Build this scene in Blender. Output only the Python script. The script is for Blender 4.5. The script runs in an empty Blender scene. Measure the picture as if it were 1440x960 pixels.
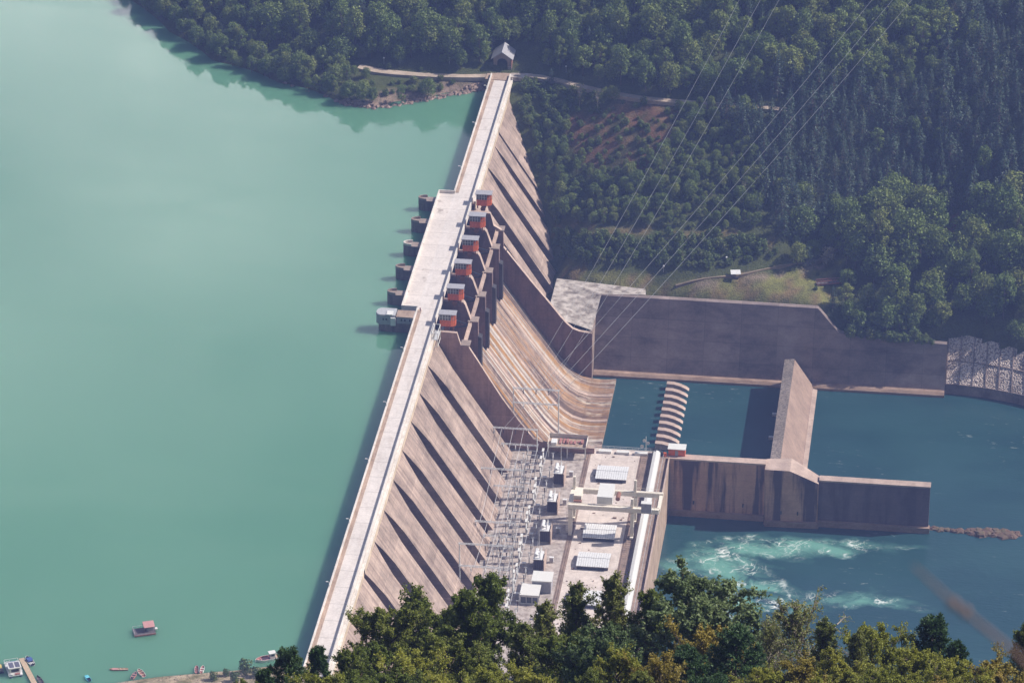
import bpy, math, random
import numpy as np
from mathutils import Vector, Matrix

R = random.Random(11)
RG = np.random.default_rng(11)
scene = bpy.context.scene
COL = scene.collection
rad = math.radians

# ------------------------------------------------------------------ camera model / survey helpers
F, TH, H = 5900.0, rad(28.0), 704.0          # focal length in px of a 1440 px wide picture, pitch, eye height over the lake

def ray(px, py):
    dx, dy = (px - 720) / F, (py - 480) / F
    return np.array([dx, math.cos(TH) - dy * math.sin(TH), -math.sin(TH) - dy * math.cos(TH)])

def at(px, py, z):
    d = ray(px, py)
    return np.array([0, 0, H]) + d * ((z - H) / d[2])

def proj(x, y, z):
    z = z - H
    dep = y * math.cos(TH) - z * math.sin(TH)
    return 720 + F * x / dep, 480 - F * (y * math.sin(TH) + z * math.cos(TH)) / dep

# dam frame: X = downstream (v), Y = along the crest away from the camera (u), Z = up
A0 = np.array([-55.22, 1110.56, 0.0])
UU = np.array([0.12563, 0.99208, 0.0]); VV = np.array([0.99208, -0.12563, 0.0])
ANG = math.atan2(VV[1], VV[0])

def D(v, u, z=0.0):
    return A0 + v * VV + u * UU + np.array([0, 0, z])

def toD(x, y):
    d = np.array([x, y]) - A0[:2]
    return d @ VV[:2], d @ UU[:2]

# ------------------------------------------------------------------ node helpers
def newmat(name):
    m = bpy.data.materials.new(name); m.use_nodes = True
    nt = m.node_tree
    return m, nt, nt.nodes['Principled BSDF']

def nd(nt, typ, **kw):
    n = nt.nodes.new(typ)
    for k, v in kw.items():
        setattr(n, k, v)
    return n

def mixc(nt, fac, a, b, mode='MIX'):
    n = nd(nt, 'ShaderNodeMix', data_type='RGBA', blend_type=mode)
    for idx, val in ((0, fac), (6, a), (7, b)):
        if hasattr(val, 'links') or isinstance(val, bpy.types.NodeSocket):
            nt.links.new(val, n.inputs[idx])
        elif idx == 0:
            n.inputs[0].default_value = val
        else:
            n.inputs[idx].default_value = (*val, 1) if len(val) == 3 else val
    return n.outputs[2]

def math_n(nt, op, a, b=None, c=None):
    n = nd(nt, 'ShaderNodeMath', operation=op)
    for i, val in enumerate((a, b, c)):
        if val is None: continue
        if isinstance(val, bpy.types.NodeSocket): nt.links.new(val, n.inputs[i])
        else: n.inputs[i].default_value = val
    return n.outputs[0]

def ramp(nt, fac, stops):
    n = nd(nt, 'ShaderNodeValToRGB')
    while len(n.color_ramp.elements) < len(stops): n.color_ramp.elements.new(0.5)
    for e, (p, c) in zip(n.color_ramp.elements, stops):
        e.position = p
        e.color = (*c, 1) if not isinstance(c, (int, float)) else (c, c, c, 1)
    nt.links.new(fac, n.inputs[0])
    return n.outputs[0]

def maprange(nt, v, a, b, c=0.0, d=1.0):
    n = nd(nt, 'ShaderNodeMapRange', clamp=True)
    nt.links.new(v, n.inputs[0])
    for i, val in zip((1, 2, 3, 4), (a, b, c, d)): n.inputs[i].default_value = val
    return n.outputs[0]

def coords(nt, scale=(1, 1, 1), rot=(0, 0, 0), loc=(0, 0, 0), kind='Object'):
    t = nd(nt, 'ShaderNodeTexCoord'); m = nd(nt, 'ShaderNodeMapping')
    m.inputs['Scale'].default_value = scale; m.inputs['Rotation'].default_value = rot; m.inputs['Location'].default_value = loc
    nt.links.new(t.outputs[kind], m.inputs[0])
    return m.outputs[0]

def noise(nt, vec, scale=1.0, detail=4.0, rough=0.55, dist=0.0):
    n = nd(nt, 'ShaderNodeTexNoise')
    nt.links.new(vec, n.inputs['Vector'])
    n.inputs['Scale'].default_value = scale; n.inputs['Detail'].default_value = detail
    n.inputs['Roughness'].default_value = rough; n.inputs['Distortion'].default_value = dist
    return n.outputs['Fac']

def bump(nt, bsdf, h, dist=0.1, strength=0.6):
    b = nd(nt, 'ShaderNodeBump')
    b.inputs['Distance'].default_value = dist; b.inputs['Strength'].default_value = strength
    nt.links.new(h, b.inputs['Height']); nt.links.new(b.outputs[0], bsdf.inputs['Normal'])

def conc(name, c, stain, streak=(0.9, 0.9, 0.06), s_amt=0.6, s_lo=0.45, s_hi=0.7, mott=0.35, mscale=0.12,
         joints=None, rough=0.85, pale=None, pale_amt=0.35, panel=None):
    """weathered concrete: base colour, mottling, run-off streaks stretched along one axis, optional joint lines"""
    m, nt, b = newmat(name)
    big = noise(nt, coords(nt), mscale, 6, 0.62)
    fine = noise(nt, coords(nt, loc=(31, 7, 3)), 1.3, 5, 0.65)
    st = noise(nt, coords(nt, scale=streak), 1.0, 5, 0.6, 0.25)
    col = mixc(nt, maprange(nt, st, s_lo, s_hi, 0, s_amt), c, stain)
    if pale:
        st2 = noise(nt, coords(nt, scale=streak, loc=(17, 5, 9)), 1.4, 4, 0.6)
        col = mixc(nt, maprange(nt, st2, 0.55, 0.72, 0, pale_amt), col, pale)
    k = math_n(nt, 'ADD', maprange(nt, big, 0.25, 0.75, 1 - mott, 1 + mott * 0.6), maprange(nt, fine, 0.3, 0.7, -0.12, 0.12))
    if panel:       # formwork panels cast at different times differ a little
        pc = coords(nt, scale=tuple(1 / q for q in panel[:3])); fl = nd(nt, 'ShaderNodeVectorMath', operation='FLOOR'); nt.links.new(pc, fl.inputs[0])
        wn = nd(nt, 'ShaderNodeTexWhiteNoise', noise_dimensions='3D'); nt.links.new(fl.outputs[0], wn.inputs['Vector'])
        k = math_n(nt, 'ADD', k, maprange(nt, wn.outputs['Value'], 0, 1, -panel[3], panel[3]))
    for (axis, period, width, amt, off) in (joints or []):
        sep = nd(nt, 'ShaderNodeSeparateXYZ'); t = nd(nt, 'ShaderNodeTexCoord'); nt.links.new(t.outputs['Object'], sep.inputs[0])
        fr = math_n(nt, 'FRACT', math_n(nt, 'DIVIDE', math_n(nt, 'ADD', sep.outputs['XYZ'.index(axis)], off), period))
        ln = math_n(nt, 'LESS_THAN', fr, width / period)
        brk = maprange(nt, fine, 0.35, 0.55, 0.3, 1.0)
        k = math_n(nt, 'MULTIPLY', k, math_n(nt, 'SUBTRACT', 1.0, math_n(nt, 'MULTIPLY', math_n(nt, 'MULTIPLY', ln, amt), brk)))
    vm = nd(nt, 'ShaderNodeVectorMath', operation='SCALE')
    nt.links.new(col, vm.inputs[0]); nt.links.new(k, vm.inputs['Scale'])
    nt.links.new(vm.outputs[0], b.inputs['Base Color'])
    b.inputs['Roughness'].default_value = rough
    b.inputs['Specular IOR Level'].default_value = 0.25
    bump(nt, b, fine, 0.06, 0.5)
    return m

def paint(name, c, rough=0.5, metal=0.0, var=0.2, scale=1.2, dirt=None, d_amt=0.4):
    m, nt, b = newmat(name)
    n = noise(nt, coords(nt), scale, 5, 0.6)
    col = mixc(nt, maprange(nt, n, 0.3, 0.7), tuple(x * (1 - var) for x in c), tuple(min(1, x * (1 + var * 0.6)) for x in c))
    if dirt:
        n2 = noise(nt, coords(nt, scale=(2.2, 2.2, 0.4), loc=(9, 2, 1)), 1.1, 5, 0.65)
        col = mixc(nt, maprange(nt, n2, 0.5, 0.72, 0, d_amt), col, dirt)
    nt.links.new(col, b.inputs['Base Color'])
    b.inputs['Roughness'].default_value = rough; b.inputs['Metallic'].default_value = metal
    return m

def leafmat(name, stops, rough=0.55, trans=0.25, nscale=0.35):
    m, nt, b = newmat(name)
    oi = nd(nt, 'ShaderNodeObjectInfo')
    n = noise(nt, coords(nt, kind='Object'), nscale, 3, 0.6)
    f = math_n(nt, 'ADD', math_n(nt, 'MULTIPLY', oi.outputs['Random'], 0.65), math_n(nt, 'MULTIPLY', maprange(nt, n, 0.3, 0.7), 0.35))
    col = ramp(nt, f, stops)
    geo = nd(nt, 'ShaderNodeNewGeometry')
    col = mixc(nt, math_n(nt, 'MULTIPLY', geo.outputs['Random Per Island'], 0.7), col, tuple(c * 1.5 for c in stops[len(stops) // 2][1]))
    nt.links.new(col, b.inputs['Base Color'])
    b.inputs['Roughness'].default_value = rough; b.inputs['Specular IOR Level'].default_value = 0.3
    tr = nd(nt, 'ShaderNodeBsdfTranslucent'); nt.links.new(col, tr.inputs[0])
    mx = nd(nt, 'ShaderNodeMixShader'); mx.inputs[0].default_value = trans
    out = nt.nodes['Material Output']
    nt.links.new(b.outputs[0], mx.inputs[1]); nt.links.new(tr.outputs[0], mx.inputs[2]); nt.links.new(mx.outputs[0], out.inputs[0])
    return m

M = {}
M['face'] = conc('buttress_concrete', (.41, .312, .262), (.20, .14, .115), streak=(.045, .8, .045), s_amt=.9, s_lo=.4, mott=.5, mscale=.14,
                 joints=[('Z', 26, .35, -.35, 9), ('Z', 3, .16, .26, 0)], panel=(200, 20.4, 12, .1), pale=(.52, .42, .37))
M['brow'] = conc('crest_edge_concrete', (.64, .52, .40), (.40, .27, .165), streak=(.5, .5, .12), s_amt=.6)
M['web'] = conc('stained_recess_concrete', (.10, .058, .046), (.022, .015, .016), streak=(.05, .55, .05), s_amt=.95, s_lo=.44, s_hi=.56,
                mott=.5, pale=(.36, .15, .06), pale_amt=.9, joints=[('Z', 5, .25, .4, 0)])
M['road'] = conc('pale_road_concrete', (.66, .60, .565), (.46, .39, .35), streak=(.5, .12, .3), s_amt=.5, s_lo=.5, s_hi=.75, mott=.15,
                 joints=[('Y', 10.2, .22, .45, 3)])
M['deckroad'] = conc('stained_deck_concrete', (.66, .59, .545), (.30, .25, .215), streak=(.22, .22, .3), s_amt=.8, s_lo=.60, s_hi=.70, mott=.16, joints=[('Y', 10.2, .22, .45, 3)])
M['walk'] = conc('walkway_concrete', (.42, .31, .24), (.24, .16, .11), streak=(.8, .25, .3), s_amt=.7, mott=.3)
M['apron'] = conc('apron_concrete', (.56, .50, .455), (.24, .20, .175), streak=(.3, .5, .3), s_amt=.9, s_lo=.45, s_hi=.62, mott=.4, mscale=.3)
M['parapet'] = conc('parapet_concrete', (.72, .67, .62), (.40, .33, .28), streak=(.4, .35, 1.), s_amt=.5, mott=.2)
M['pier'] = conc('dark_pier_concrete', (.25, .185, .165), (.10, .075, .075), streak=(.7, .7, .08), s_amt=.8, mott=.35, joints=[('Z', 2.4, .12, .3, 0)])
M['piertop'] = conc('pier_top_concrete', (.34, .27, .235), (.20, .15, .13), streak=(.4, .4, .4), s_amt=.6, mott=.3)
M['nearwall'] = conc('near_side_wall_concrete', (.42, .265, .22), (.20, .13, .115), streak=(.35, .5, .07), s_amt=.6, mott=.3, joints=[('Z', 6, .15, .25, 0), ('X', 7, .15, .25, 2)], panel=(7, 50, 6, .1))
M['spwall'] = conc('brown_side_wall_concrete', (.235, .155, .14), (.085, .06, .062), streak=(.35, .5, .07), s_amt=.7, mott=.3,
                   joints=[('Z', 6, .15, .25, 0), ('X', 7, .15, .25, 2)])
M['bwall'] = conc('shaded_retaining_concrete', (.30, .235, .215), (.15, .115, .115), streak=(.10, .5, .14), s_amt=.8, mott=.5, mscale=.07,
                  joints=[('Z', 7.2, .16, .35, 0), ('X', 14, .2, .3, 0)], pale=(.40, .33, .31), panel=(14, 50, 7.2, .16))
M['plinth'] = conc('wet_plinth_concrete', (.36, .25, .19), (.20, .12, .08), streak=(.2, .5, .5), s_amt=.7)
M['tail'] = conc('tailrace_wall_concrete', (.54, .315, .225), (.075, .05, .058), streak=(.16, .5, .012), s_amt=.95, s_lo=.5, s_hi=.58, mott=.25,
                 joints=[('Z', 2.6, .12, .25, 0)])
M['taild'] = conc('dark_tailrace_concrete', (.175, .125, .135), (.09, .065, .075), streak=(.2, .5, .03), s_amt=.8, s_lo=.45, s_hi=.6, mott=.3,
                  joints=[('Z', 2.6, .12, .25, 0)])
M['walltop'] = conc('wall_top_concrete', (.50, .38, .32), (.28, .2, .17), streak=(.3, .3, .3), s_amt=.5)
M['divtop'] = conc('lichened_ridge_concrete', (.30, .25, .22), (.12, .10, .09), streak=(1.4, 1.4, 1.4), s_amt=.9, s_lo=.4, s_hi=.6)
M['divface'] = conc('divider_face_concrete', (.33, .235, .19), (.22, .15, .125), streak=(.3, .5, .3), s_amt=.6, mott=.25)
M['deck'] = conc('station_deck_concrete', (.66, .57, .515), (.42, .345, .31), streak=(.3, .2, .3), s_amt=.6, mott=.2, mscale=.15,
                 joints=[('Y', 9.8, .14, .3, 2), ('X', 13, .14, .25, 4)])
M['track'] = conc('rail_bed', (.30, .215, .175), (.15, .11, .09), streak=(1, .3, 1), s_amt=.7)
M['gravel'] = conc('yard_gravel', (.50, .435, .40), (.24, .19, .165), streak=(.5, .5, .5), s_amt=.8, s_lo=.42, s_hi=.65, mott=.3, mscale=.3)

def chute_mat():
    m, nt, b = newmat('water_stained_chute_concrete')
    wob = noise(nt, coords(nt, scale=(.03, .03, .03)), 1.0, 2)
    n1 = noise(nt, coords(nt, scale=(.010, .19, .004), loc=(0, 3.3, 0)), 1.0, 3, 0.62, 0.15)
    n2 = noise(nt, coords(nt, scale=(.02, 1.5, .01), loc=(3, 8, 1)), 1.0, 4, 0.6)
    n3 = noise(nt, coords(nt, loc=(1, 2, 9)), .35, 5, .7)
    f = math_n(nt, 'ADD', n1, math_n(nt, 'MULTIPLY', math_n(nt, 'SUBTRACT', n2, .5), .26))
    f = math_n(nt, 'ADD', f, math_n(nt, 'MULTIPLY', math_n(nt, 'SUBTRACT', n3, .5), .07))
    f = maprange(nt, f, .39, .61)
    col = ramp(nt, f, [(0.0, (.10, .06, .05)), (.12, (.22, .135, .105)), (.20, (.46, .36, .31)), (.30, (.30, .20, .16)), (.40, (.46, .22, .045)),
                       (.47, (.17, .10, .075)), (.53, (.42, .32, .27)), (.60, (.64, .57, .52)), (.66, (.18, .11, .085)), (.76, (.38, .27, .22)), (.87, (.48, .23, .04)), (1, (.58, .50, .45))])
    oc = maprange(nt, noise(nt, coords(nt, scale=(.008, .33, .004), loc=(7, 21, 3)), 1, 2, .5), .55, .61, 0, .8)
    col = mixc(nt, oc, col, (.42, .20, .045))
    dk = maprange(nt, noise(nt, coords(nt, scale=(.008, .8, .004), loc=(2, 45, 6)), 1, 2, .5), .60, .66, 0, .75)
    col = mixc(nt, dk, col, (.12, .075, .055))
    wh = maprange(nt, noise(nt, coords(nt, scale=(.008, .4, .004), loc=(5, 77, 1)), 1, 2, .5), .58, .63, 0, .85)
    col = mixc(nt, wh, col, (.66, .60, .55))
    # worn whitish and rusty reach towards the lip
    sep = nd(nt, 'ShaderNodeSeparateXYZ'); t = nd(nt, 'ShaderNodeTexCoord'); nt.links.new(t.outputs['Object'], sep.inputs[0])
    low = math_n(nt, 'MULTIPLY', maprange(nt, sep.outputs[0], 36, 50, 0, 1), maprange(nt, noise(nt, coords(nt, scale=(.05, .22, .05), loc=(4, 4, 4)), 1, 5, .7), .42, .62))
    col = mixc(nt, math_n(nt, 'MULTIPLY', low, .8), col, (.40, .235, .13))
    low2 = math_n(nt, 'MULTIPLY', maprange(nt, sep.outputs[0], 30, 48, 0, 1), maprange(nt, noise(nt, coords(nt, scale=(.06, .16, .05), loc=(14, 40, 4)), 1, 5, .7), .56, .66))
    col = mixc(nt, low2, col, (.70, .60, .50))
    vm = nd(nt, 'ShaderNodeVectorMath', operation='SCALE'); nt.links.new(col, vm.inputs[0])
    nt.links.new(maprange(nt, n3, .3, .7, .58, .95), vm.inputs['Scale'])
    nt.links.new(vm.outputs[0], b.inputs['Base Color']); b.inputs['Roughness'].default_value = .75
    bump(nt, b, n2, .15, .5)
    return m
M['chute'] = chute_mat()

M['steel'] = paint('galvanised_steel', (.62, .63, .64), .45, .35, .15, dirt=(.3, .28, .26), d_amt=.3)
M['lattice'] = paint('pale_lattice_steel', (.66, .67, .68), .5, .2, .1)
M['white'] = paint('white_paint', (.70, .69, .665), .5, 0, .06, dirt=(.5, .45, .4), d_amt=.3)
M['cream'] = paint('cream_crane_paint', (.84, .77, .66), .5, 0, .08, dirt=(.45, .34, .22), d_amt=.4)
M['orange'] = paint('orange_paint', (.76, .15, .035), .5, 0, .15, dirt=(.30, .09, .05), d_amt=.45)
M['rust'] = paint('rusty_steel', (.26, .115, .07), .8, 0, .35, 2.0)
M['roofgrey'] = paint('grey_roof_sheet', (.36, .35, .38), .6, 0, .15, dirt=(.24, .23, .24), d_amt=.5)
M['roofpale'] = paint('pale_corrugated_roof', (.74, .74, .75), .5, 0, .1, dirt=(.40, .38, .37), d_amt=.6)
M['glassd'] = paint('dark_window_glass', (.06, .065, .07), .15, 0, .3)
M['window'] = paint('hoist_house_glazing', (.16, .15, .155), .25, 0, .4, 2.5, dirt=(.5, .48, .46), d_amt=.5)
M['gate'] = paint('dark_gate_steel', (.05, .055, .075), .5, .3, .3)
M['darksteel'] = paint('dark_oily_steel', (.055, .05, .055), .55, .2, .3)
M['transf'] = paint('maroon_transformer_paint', (.085, .055, .055), .6, 0, .3, dirt=(.16, .10, .08))
M['porcelain'] = paint('white_porcelain', (.78, .78, .78), .25, 0, .06)
M['insdark'] = paint('brown_insulator_glaze', (.05, .03, .03), .3)
M['brick'] = paint('red_brown_wall', (.28, .13, .11), .8, 0, .3, dirt=(.36, .30, .27))
M['wire'] = paint('aluminium_cable', (.66, .65, .66), .5, .1, .05)
M['wood'] = paint('weathered_planks', (.52, .39, .27), .8, 0, .25, 2.5)
M['darkwood'] = paint('dark_deck_boards', (.12, .10, .11), .7, 0, .3)
M['redwood'] = paint('faded_red_boat_paint', (.40, .17, .15), .6, 0, .3, 2)
M['redroof'] = paint('faded_red_canopy', (.50, .25, .24), .7, 0, .15)
M['blue'] = paint('blue_tarpaulin', (.05, .10, .32), .55, 0, .2)
M['cyan'] = paint('light_blue_boat_paint', (.12, .52, .66), .45, 0, .15)
M['navy'] = paint('navy_hull_paint', (.02, .03, .09), .4, 0, .2)
M['solar'] = paint('solar_panel_glass', (.10, .10, .15), .3, 0, .3, 6)
M['yellow'] = paint('yellow_cover', (.60, .48, .14), .6)
M['skin'] = paint('white_clothing', (.6, .6, .65), .8)
M['rock'] = conc('shore_rock', (.34, .245, .20), (.17, .12, .10), streak=(.6, .6, .6), s_amt=.8, mott=.4, mscale=.5)
M['riprap'] = conc('mossy_rock', (.16, .10, .075), (.10, .10, .05), streak=(.5, .5, .5), s_amt=.8, mott=.4, mscale=.5)
M['bark'] = paint('grey_brown_bark', (.13, .10, .08), .9, 0, .35, 3)
M['barkpale'] = paint('pale_bark', (.26, .22, .19), .9, 0, .3, 3)
M['opening_shade'] = paint('painted_opening_shade', (.03, .03, .035), .9)  # near-black, paints the shade inside the arch and the shelter

def cobble_mat():
    m, nt, b = newmat('stone_pitched_bank')
    v = nd(nt, 'ShaderNodeTexVoronoi'); nt.links.new(coords(nt), v.inputs['Vector']); v.inputs['Scale'].default_value = 1.7
    n = noise(nt, coords(nt), .12, 5)
    col = ramp(nt, v.outputs['Distance'], [(0, (.92, .80, .70)), (.42, (.78, .64, .56)), (.7, (.30, .24, .22)), (1, (.14, .11, .11))])
    col = mixc(nt, maprange(nt, n, .45, .7, 0, .6), col, (.25, .19, .16))
    nt.links.new(col, b.inputs['Base Color']); b.inputs['Roughness'].default_value = .9
    bump(nt, b, v.outputs['Distance'], .4, .9)
    return m
M['cobble'] = cobble_mat()

M['broadleaf'] = leafmat('broadleaf_foliage', [(0, (0.041, 0.082, 0.027)), (.3, (0.084, 0.143, 0.036)), (.65, (0.157, 0.203, 0.044)), (1, (0.273, 0.254, 0.058))], nscale=.25)
M['pine'] = leafmat('pine_foliage', [(0, (0.023, 0.048, 0.031)), (.5, (0.041, 0.076, 0.046)), (1, (0.094, 0.115, 0.061))], trans=.1, nscale=.3)
M['shrubl'] = leafmat('shrub_foliage', [(0, (0.047, 0.091, 0.024)), (.4, (0.081, 0.140, 0.031)), (.75, (0.128, 0.161, 0.042)), (1, (0.203, 0.168, 0.066))], nscale=.4)
M['palebloom'] = leafmat('pale_dry_foliage', [(0, (.20, .20, .13)), (1, (.34, .31, .22))])
M['fg_dark'] = leafmat('dark_oak_foliage', [(0, (0.059, 0.089, 0.017)), (.5, (0.115, 0.149, 0.026)), (1, (0.209, 0.209, 0.043))], nscale=.3, trans=.38)
M['fg_silver'] = leafmat('grey_green_foliage', [(0, (0.060, 0.102, 0.040)), (.5, (0.108, 0.156, 0.061)), (1, (0.204, 0.240, 0.110))], nscale=.4, trans=.35)
M['fg_olive'] = leafmat('yellow_olive_foliage', [(0, (0.119, 0.150, 0.022)), (.5, (0.213, 0.227, 0.033)), (1, (0.338, 0.305, 0.055))], nscale=.4, trans=.35)
M['fg_rust'] = leafmat('rusty_autumn_foliage', [(0, (0.144, 0.144, 0.024)), (.5, (0.240, 0.186, 0.033)), (1, (0.336, 0.228, 0.050))], nscale=.4, trans=.3)
M['fg_pine'] = leafmat('dark_needle_foliage', [(0, (0.025, 0.059, 0.019)), (.5, (0.045, 0.090, 0.029)), (1, (0.087, 0.133, 0.039))], trans=.08, nscale=.5)
M['fg_twig'] = leafmat('sparse_brown_green_foliage', [(0, (0.085, 0.114, 0.026)), (.5, (0.137, 0.163, 0.038)), (1, (0.208, 0.202, 0.060))], trans=.25)

# ------------------------------------------------------------------ mesh helpers
class MB:
    def __init__(s): s.v, s.f, s.m = [], [], []
    def add(s, vs, fs, mat=0):
        o = len(s.v); s.v += [tuple(map(float, p)) for p in vs]
        s.f += [tuple(i + o for i in f) for f in fs]; s.m += [mat] * len(fs); return s
    def box(s, x0, x1, y0, y1, z0, z1, mat=0):
        return s.add([(x0, y0, z0), (x1, y0, z0), (x1, y1, z0), (x0, y1, z0), (x0, y0, z1), (x1, y0, z1), (x1, y1, z1), (x0, y1, z1)],
                     [(3, 2, 1, 0), (4, 5, 6, 7), (0, 1, 5, 4), (1, 2, 6, 5), (2, 3, 7, 6), (3, 0, 4, 7)], mat)
    def prism(s, poly, a0, a1, axis='y', mat=0, capmat=None):
        n = len(poly)
        def P(p, a):
            return {'y': (p[0], a, p[1]), 'x': (a, p[0], p[1]), 'z': (p[0], p[1], a)}[axis]
        vs = [P(p, a0) for p in poly] + [P(p, a1) for p in poly]
        s.add(vs, [(i, (i + 1) % n, n + (i + 1) % n, n + i) for i in range(n)], mat)
        o = len(s.v) - 2 * n
        s.f += [tuple(o + i for i in range(n))[::-1], tuple(o + n + i for i in range(n))]
        s.m += [mat if capmat is None else capmat] * 2
        return s
    def tube(s, pts, r, sides=6, mat=0, r1=None):
        pts = [Vector(p) for p in pts]; n = len(pts); rings = []
        for i, p in enumerate(pts):
            t = (pts[min(i + 1, n - 1)] - pts[max(i - 1, 0)]).normalized()
            a = t.orthogonal().normalized(); b = t.cross(a)
            rr = r if r1 is None else r + (r1 - r) * i / max(1, n - 1)
            rings.append([p + a * (rr * math.cos(k * 2 * math.pi / sides)) + b * (rr * math.sin(k * 2 * math.pi / sides)) for k in range(sides)])
        vs = [q for rg in rings for q in rg]
        fs = [(i * sides + k, i * sides + (k + 1) % sides, (i + 1) * sides + (k + 1) % sides, (i + 1) * sides + k) for i in range(n - 1) for k in range(sides)]
        fs += [tuple(range(sides))[::-1], tuple((n - 1) * sides + k for k in range(sides))]
        return s.add(vs, fs, mat)
    def lathe(s, prof, cx=0, cy=0, sides=10, mat=0):
        vs = [(cx + r * math.cos(2 * math.pi * k / sides), cy + r * math.sin(2 * math.pi * k / sides), z) for r, z in prof for k in range(sides)]
        n = len(prof)
        fs = [(i * sides + k, i * sides + (k + 1) % sides, (i + 1) * sides + (k + 1) % sides, (i + 1) * sides + k) for i in range(n - 1) for k in range(sides)]
        fs += [tuple(range(sides))[::-1], tuple((n - 1) * sides + k for k in range(sides))]
        return s.add(vs, fs, mat)
    def build(s, name, mats, parent=None, fix=True, smooth=False):
        import bmesh
        me = bpy.data.meshes.new(name); me.from_pydata(s.v, [], s.f)
        mats = mats if isinstance(mats, (list, tuple)) else [mats]
        for m in mats: me.materials.append(m)
        me.polygons.foreach_set('material_index', s.m)
        if fix:
            bm = bmesh.new(); bm.from_mesh(me); bmesh.ops.recalc_face_normals(bm, faces=bm.faces); bm.to_mesh(me); bm.free()
        if smooth: me.polygons.foreach_set('use_smooth', [True] * len(me.polygons))
        o = bpy.data.objects.new(name, me); COL.objects.link(o)
        if parent: o.parent = parent
        return o

def tag(o, label=None, cat=None, group=None, kind=None):
    if label: o['label'] = label
    if cat: o['category'] = cat
    if group: o['group'] = group
    if kind: o['kind'] = kind
    return o

def empty(name, loc, rz=0.0):
    o = bpy.data.objects.new(name, None); COL.objects.link(o)
    o.location = loc; o.rotation_euler = (0, 0, rz); o.empty_display_size = .5
    return o

def dthing(name, label, cat, v, u, z, group=None, rz=0.0):
    return tag(empty(name, D(v, u, z), ANG + rz), label, cat, group)

def dplace(o, v=0, u=0, z=0, rz=0.0):
    o.location = D(v, u, z); o.rotation_euler = (0, 0, ANG + rz); return o

def kids(o): return [c for c in bpy.data.objects if c.parent == o]

def copy_tree(o, parent=None, cache={}):
    c = o.copy(); COL.objects.link(c); c.parent = parent
    if o.name not in cache: cache[o.name] = kids(o)
    for ch in cache[o.name]: copy_tree(ch, c, cache)
    return c

def mesh_np(name, V, Q, mats, midx=None, nside=4):
    me = bpy.data.meshes.new(name)
    V = np.asarray(V, np.float32); Q = np.asarray(Q, np.int32)
    me.vertices.add(len(V)); me.vertices.foreach_set('co', V.ravel())
    me.loops.add(Q.size); me.loops.foreach_set('vertex_index', Q.ravel())
    me.polygons.add(len(Q)); me.polygons.foreach_set('loop_start', np.arange(0, Q.size, nside, dtype=np.int32))
    for m in (mats if isinstance(mats, (list, tuple)) else [mats]): me.materials.append(m)
    if midx is not None: me.polygons.foreach_set('material_index', np.asarray(midx, np.int32))
    me.update(calc_edges=True)
    return me

def nrm(a): return a / np.maximum(np.linalg.norm(a, axis=-1, keepdims=True), 1e-9)

def leaf_quads(P, N, size, aspect=1.0, rng=RG):
    """one small diamond-ish face per point, roughly facing N"""
    n = len(P); t = nrm(np.cross(N, rng.normal(size=(n, 3)))); b = np.cross(nrm(N), t)
    s = np.asarray(size).reshape(-1, 1) * np.ones((n, 1))
    a, c = t * s * .5, b * s * .5 * aspect
    k = nrm(N) * s * .12
    V = np.stack([P - a + k * 0, P - c + k, P + a, P + c + k], 1).reshape(-1, 3)
    return V, np.arange(4 * n).reshape(-1, 4)

def seg_tubes(S, R0, R1, sides=4):
    P0, P1 = S[:, 0], S[:, 1]; t = nrm(P1 - P0)
    ref = np.where(np.abs(t[:, 2:3]) > .9, np.array([[1., 0, 0]]), np.array([[0, 0, 1.]]))
    a = nrm(np.cross(t, ref)); b = np.cross(t, a)
    ang = np.arange(sides) * 2 * np.pi / sides
    ring = a[:, None] * np.cos(ang)[None, :, None] + b[:, None] * np.sin(ang)[None, :, None]
    V = np.concatenate([P0[:, None] + ring * R0[:, None, None], P1[:, None] + ring * R1[:, None, None]], 1)
    n = len(S); base = (np.arange(n) * 2 * sides)[:, None, None]
    k = np.arange(sides); q = np.stack([k, (k + 1) % sides, sides + (k + 1) % sides, sides + k], 1)[None]
    return V.reshape(-1, 3), (base + q).reshape(-1, 4)

# ------------------------------------------------------------------ world, sun, camera
SUN_EL, SUN_AZ = rad(42), rad(9)       # azimuth from +x towards +y
w = bpy.data.worlds.new('World'); scene.world = w; w.use_nodes = True
nt = w.node_tree; bg = nt.nodes['Background']
sky = nd(nt, 'ShaderNodeTexSky', sky_type='NISHITA'); sky.sun_disc = False
sky.sun_elevation = SUN_EL; sky.sun_rotation = math.pi / 2 - SUN_AZ; sky.altitude = 600; sky.air_density = 1.0; sky.dust_density = 2.0
cl = noise(nt, coords(nt, scale=(2.2, 2.2, 4.5), kind='Generated', loc=(.3, .1, .0)), 1.4, 4, .5, .3)
skyc = mixc(nt, maprange(nt, cl, .50, .72, 0, .7), sky.outputs[0], (7.0, 7.1, 7.4))
# a bank of bright cloud low in the sky up the valley (north-west), thinning upwards
sp = nd(nt, 'ShaderNodeSeparateXYZ'); tc = nd(nt, 'ShaderNodeTexCoord'); nt.links.new(tc.outputs['Generated'], sp.inputs[0])
azi = math_n(nt, 'ARCTAN2', sp.outputs[0], sp.outputs[1])
el = math_n(nt, 'ARCSINE', sp.outputs[2])
bank = math_n(nt, 'MULTIPLY', maprange(nt, el, rad(30.5), rad(24.5), .04, 1), maprange(nt, azi, rad(1.5), rad(-5.0), .2, 1))
bank = math_n(nt, 'MULTIPLY', bank, maprange(nt, azi, rad(24), rad(8), 0, 1))
bank = math_n(nt, 'MULTIPLY', bank, maprange(nt, azi, rad(-60), rad(-25), 0, 1))
bank = math_n(nt, 'MULTIPLY', bank, maprange(nt, noise(nt, coords(nt, scale=(16, 16, 26), kind='Generated'), 1, 4, .5, .4), .3, .65, .45, 1))
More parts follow.
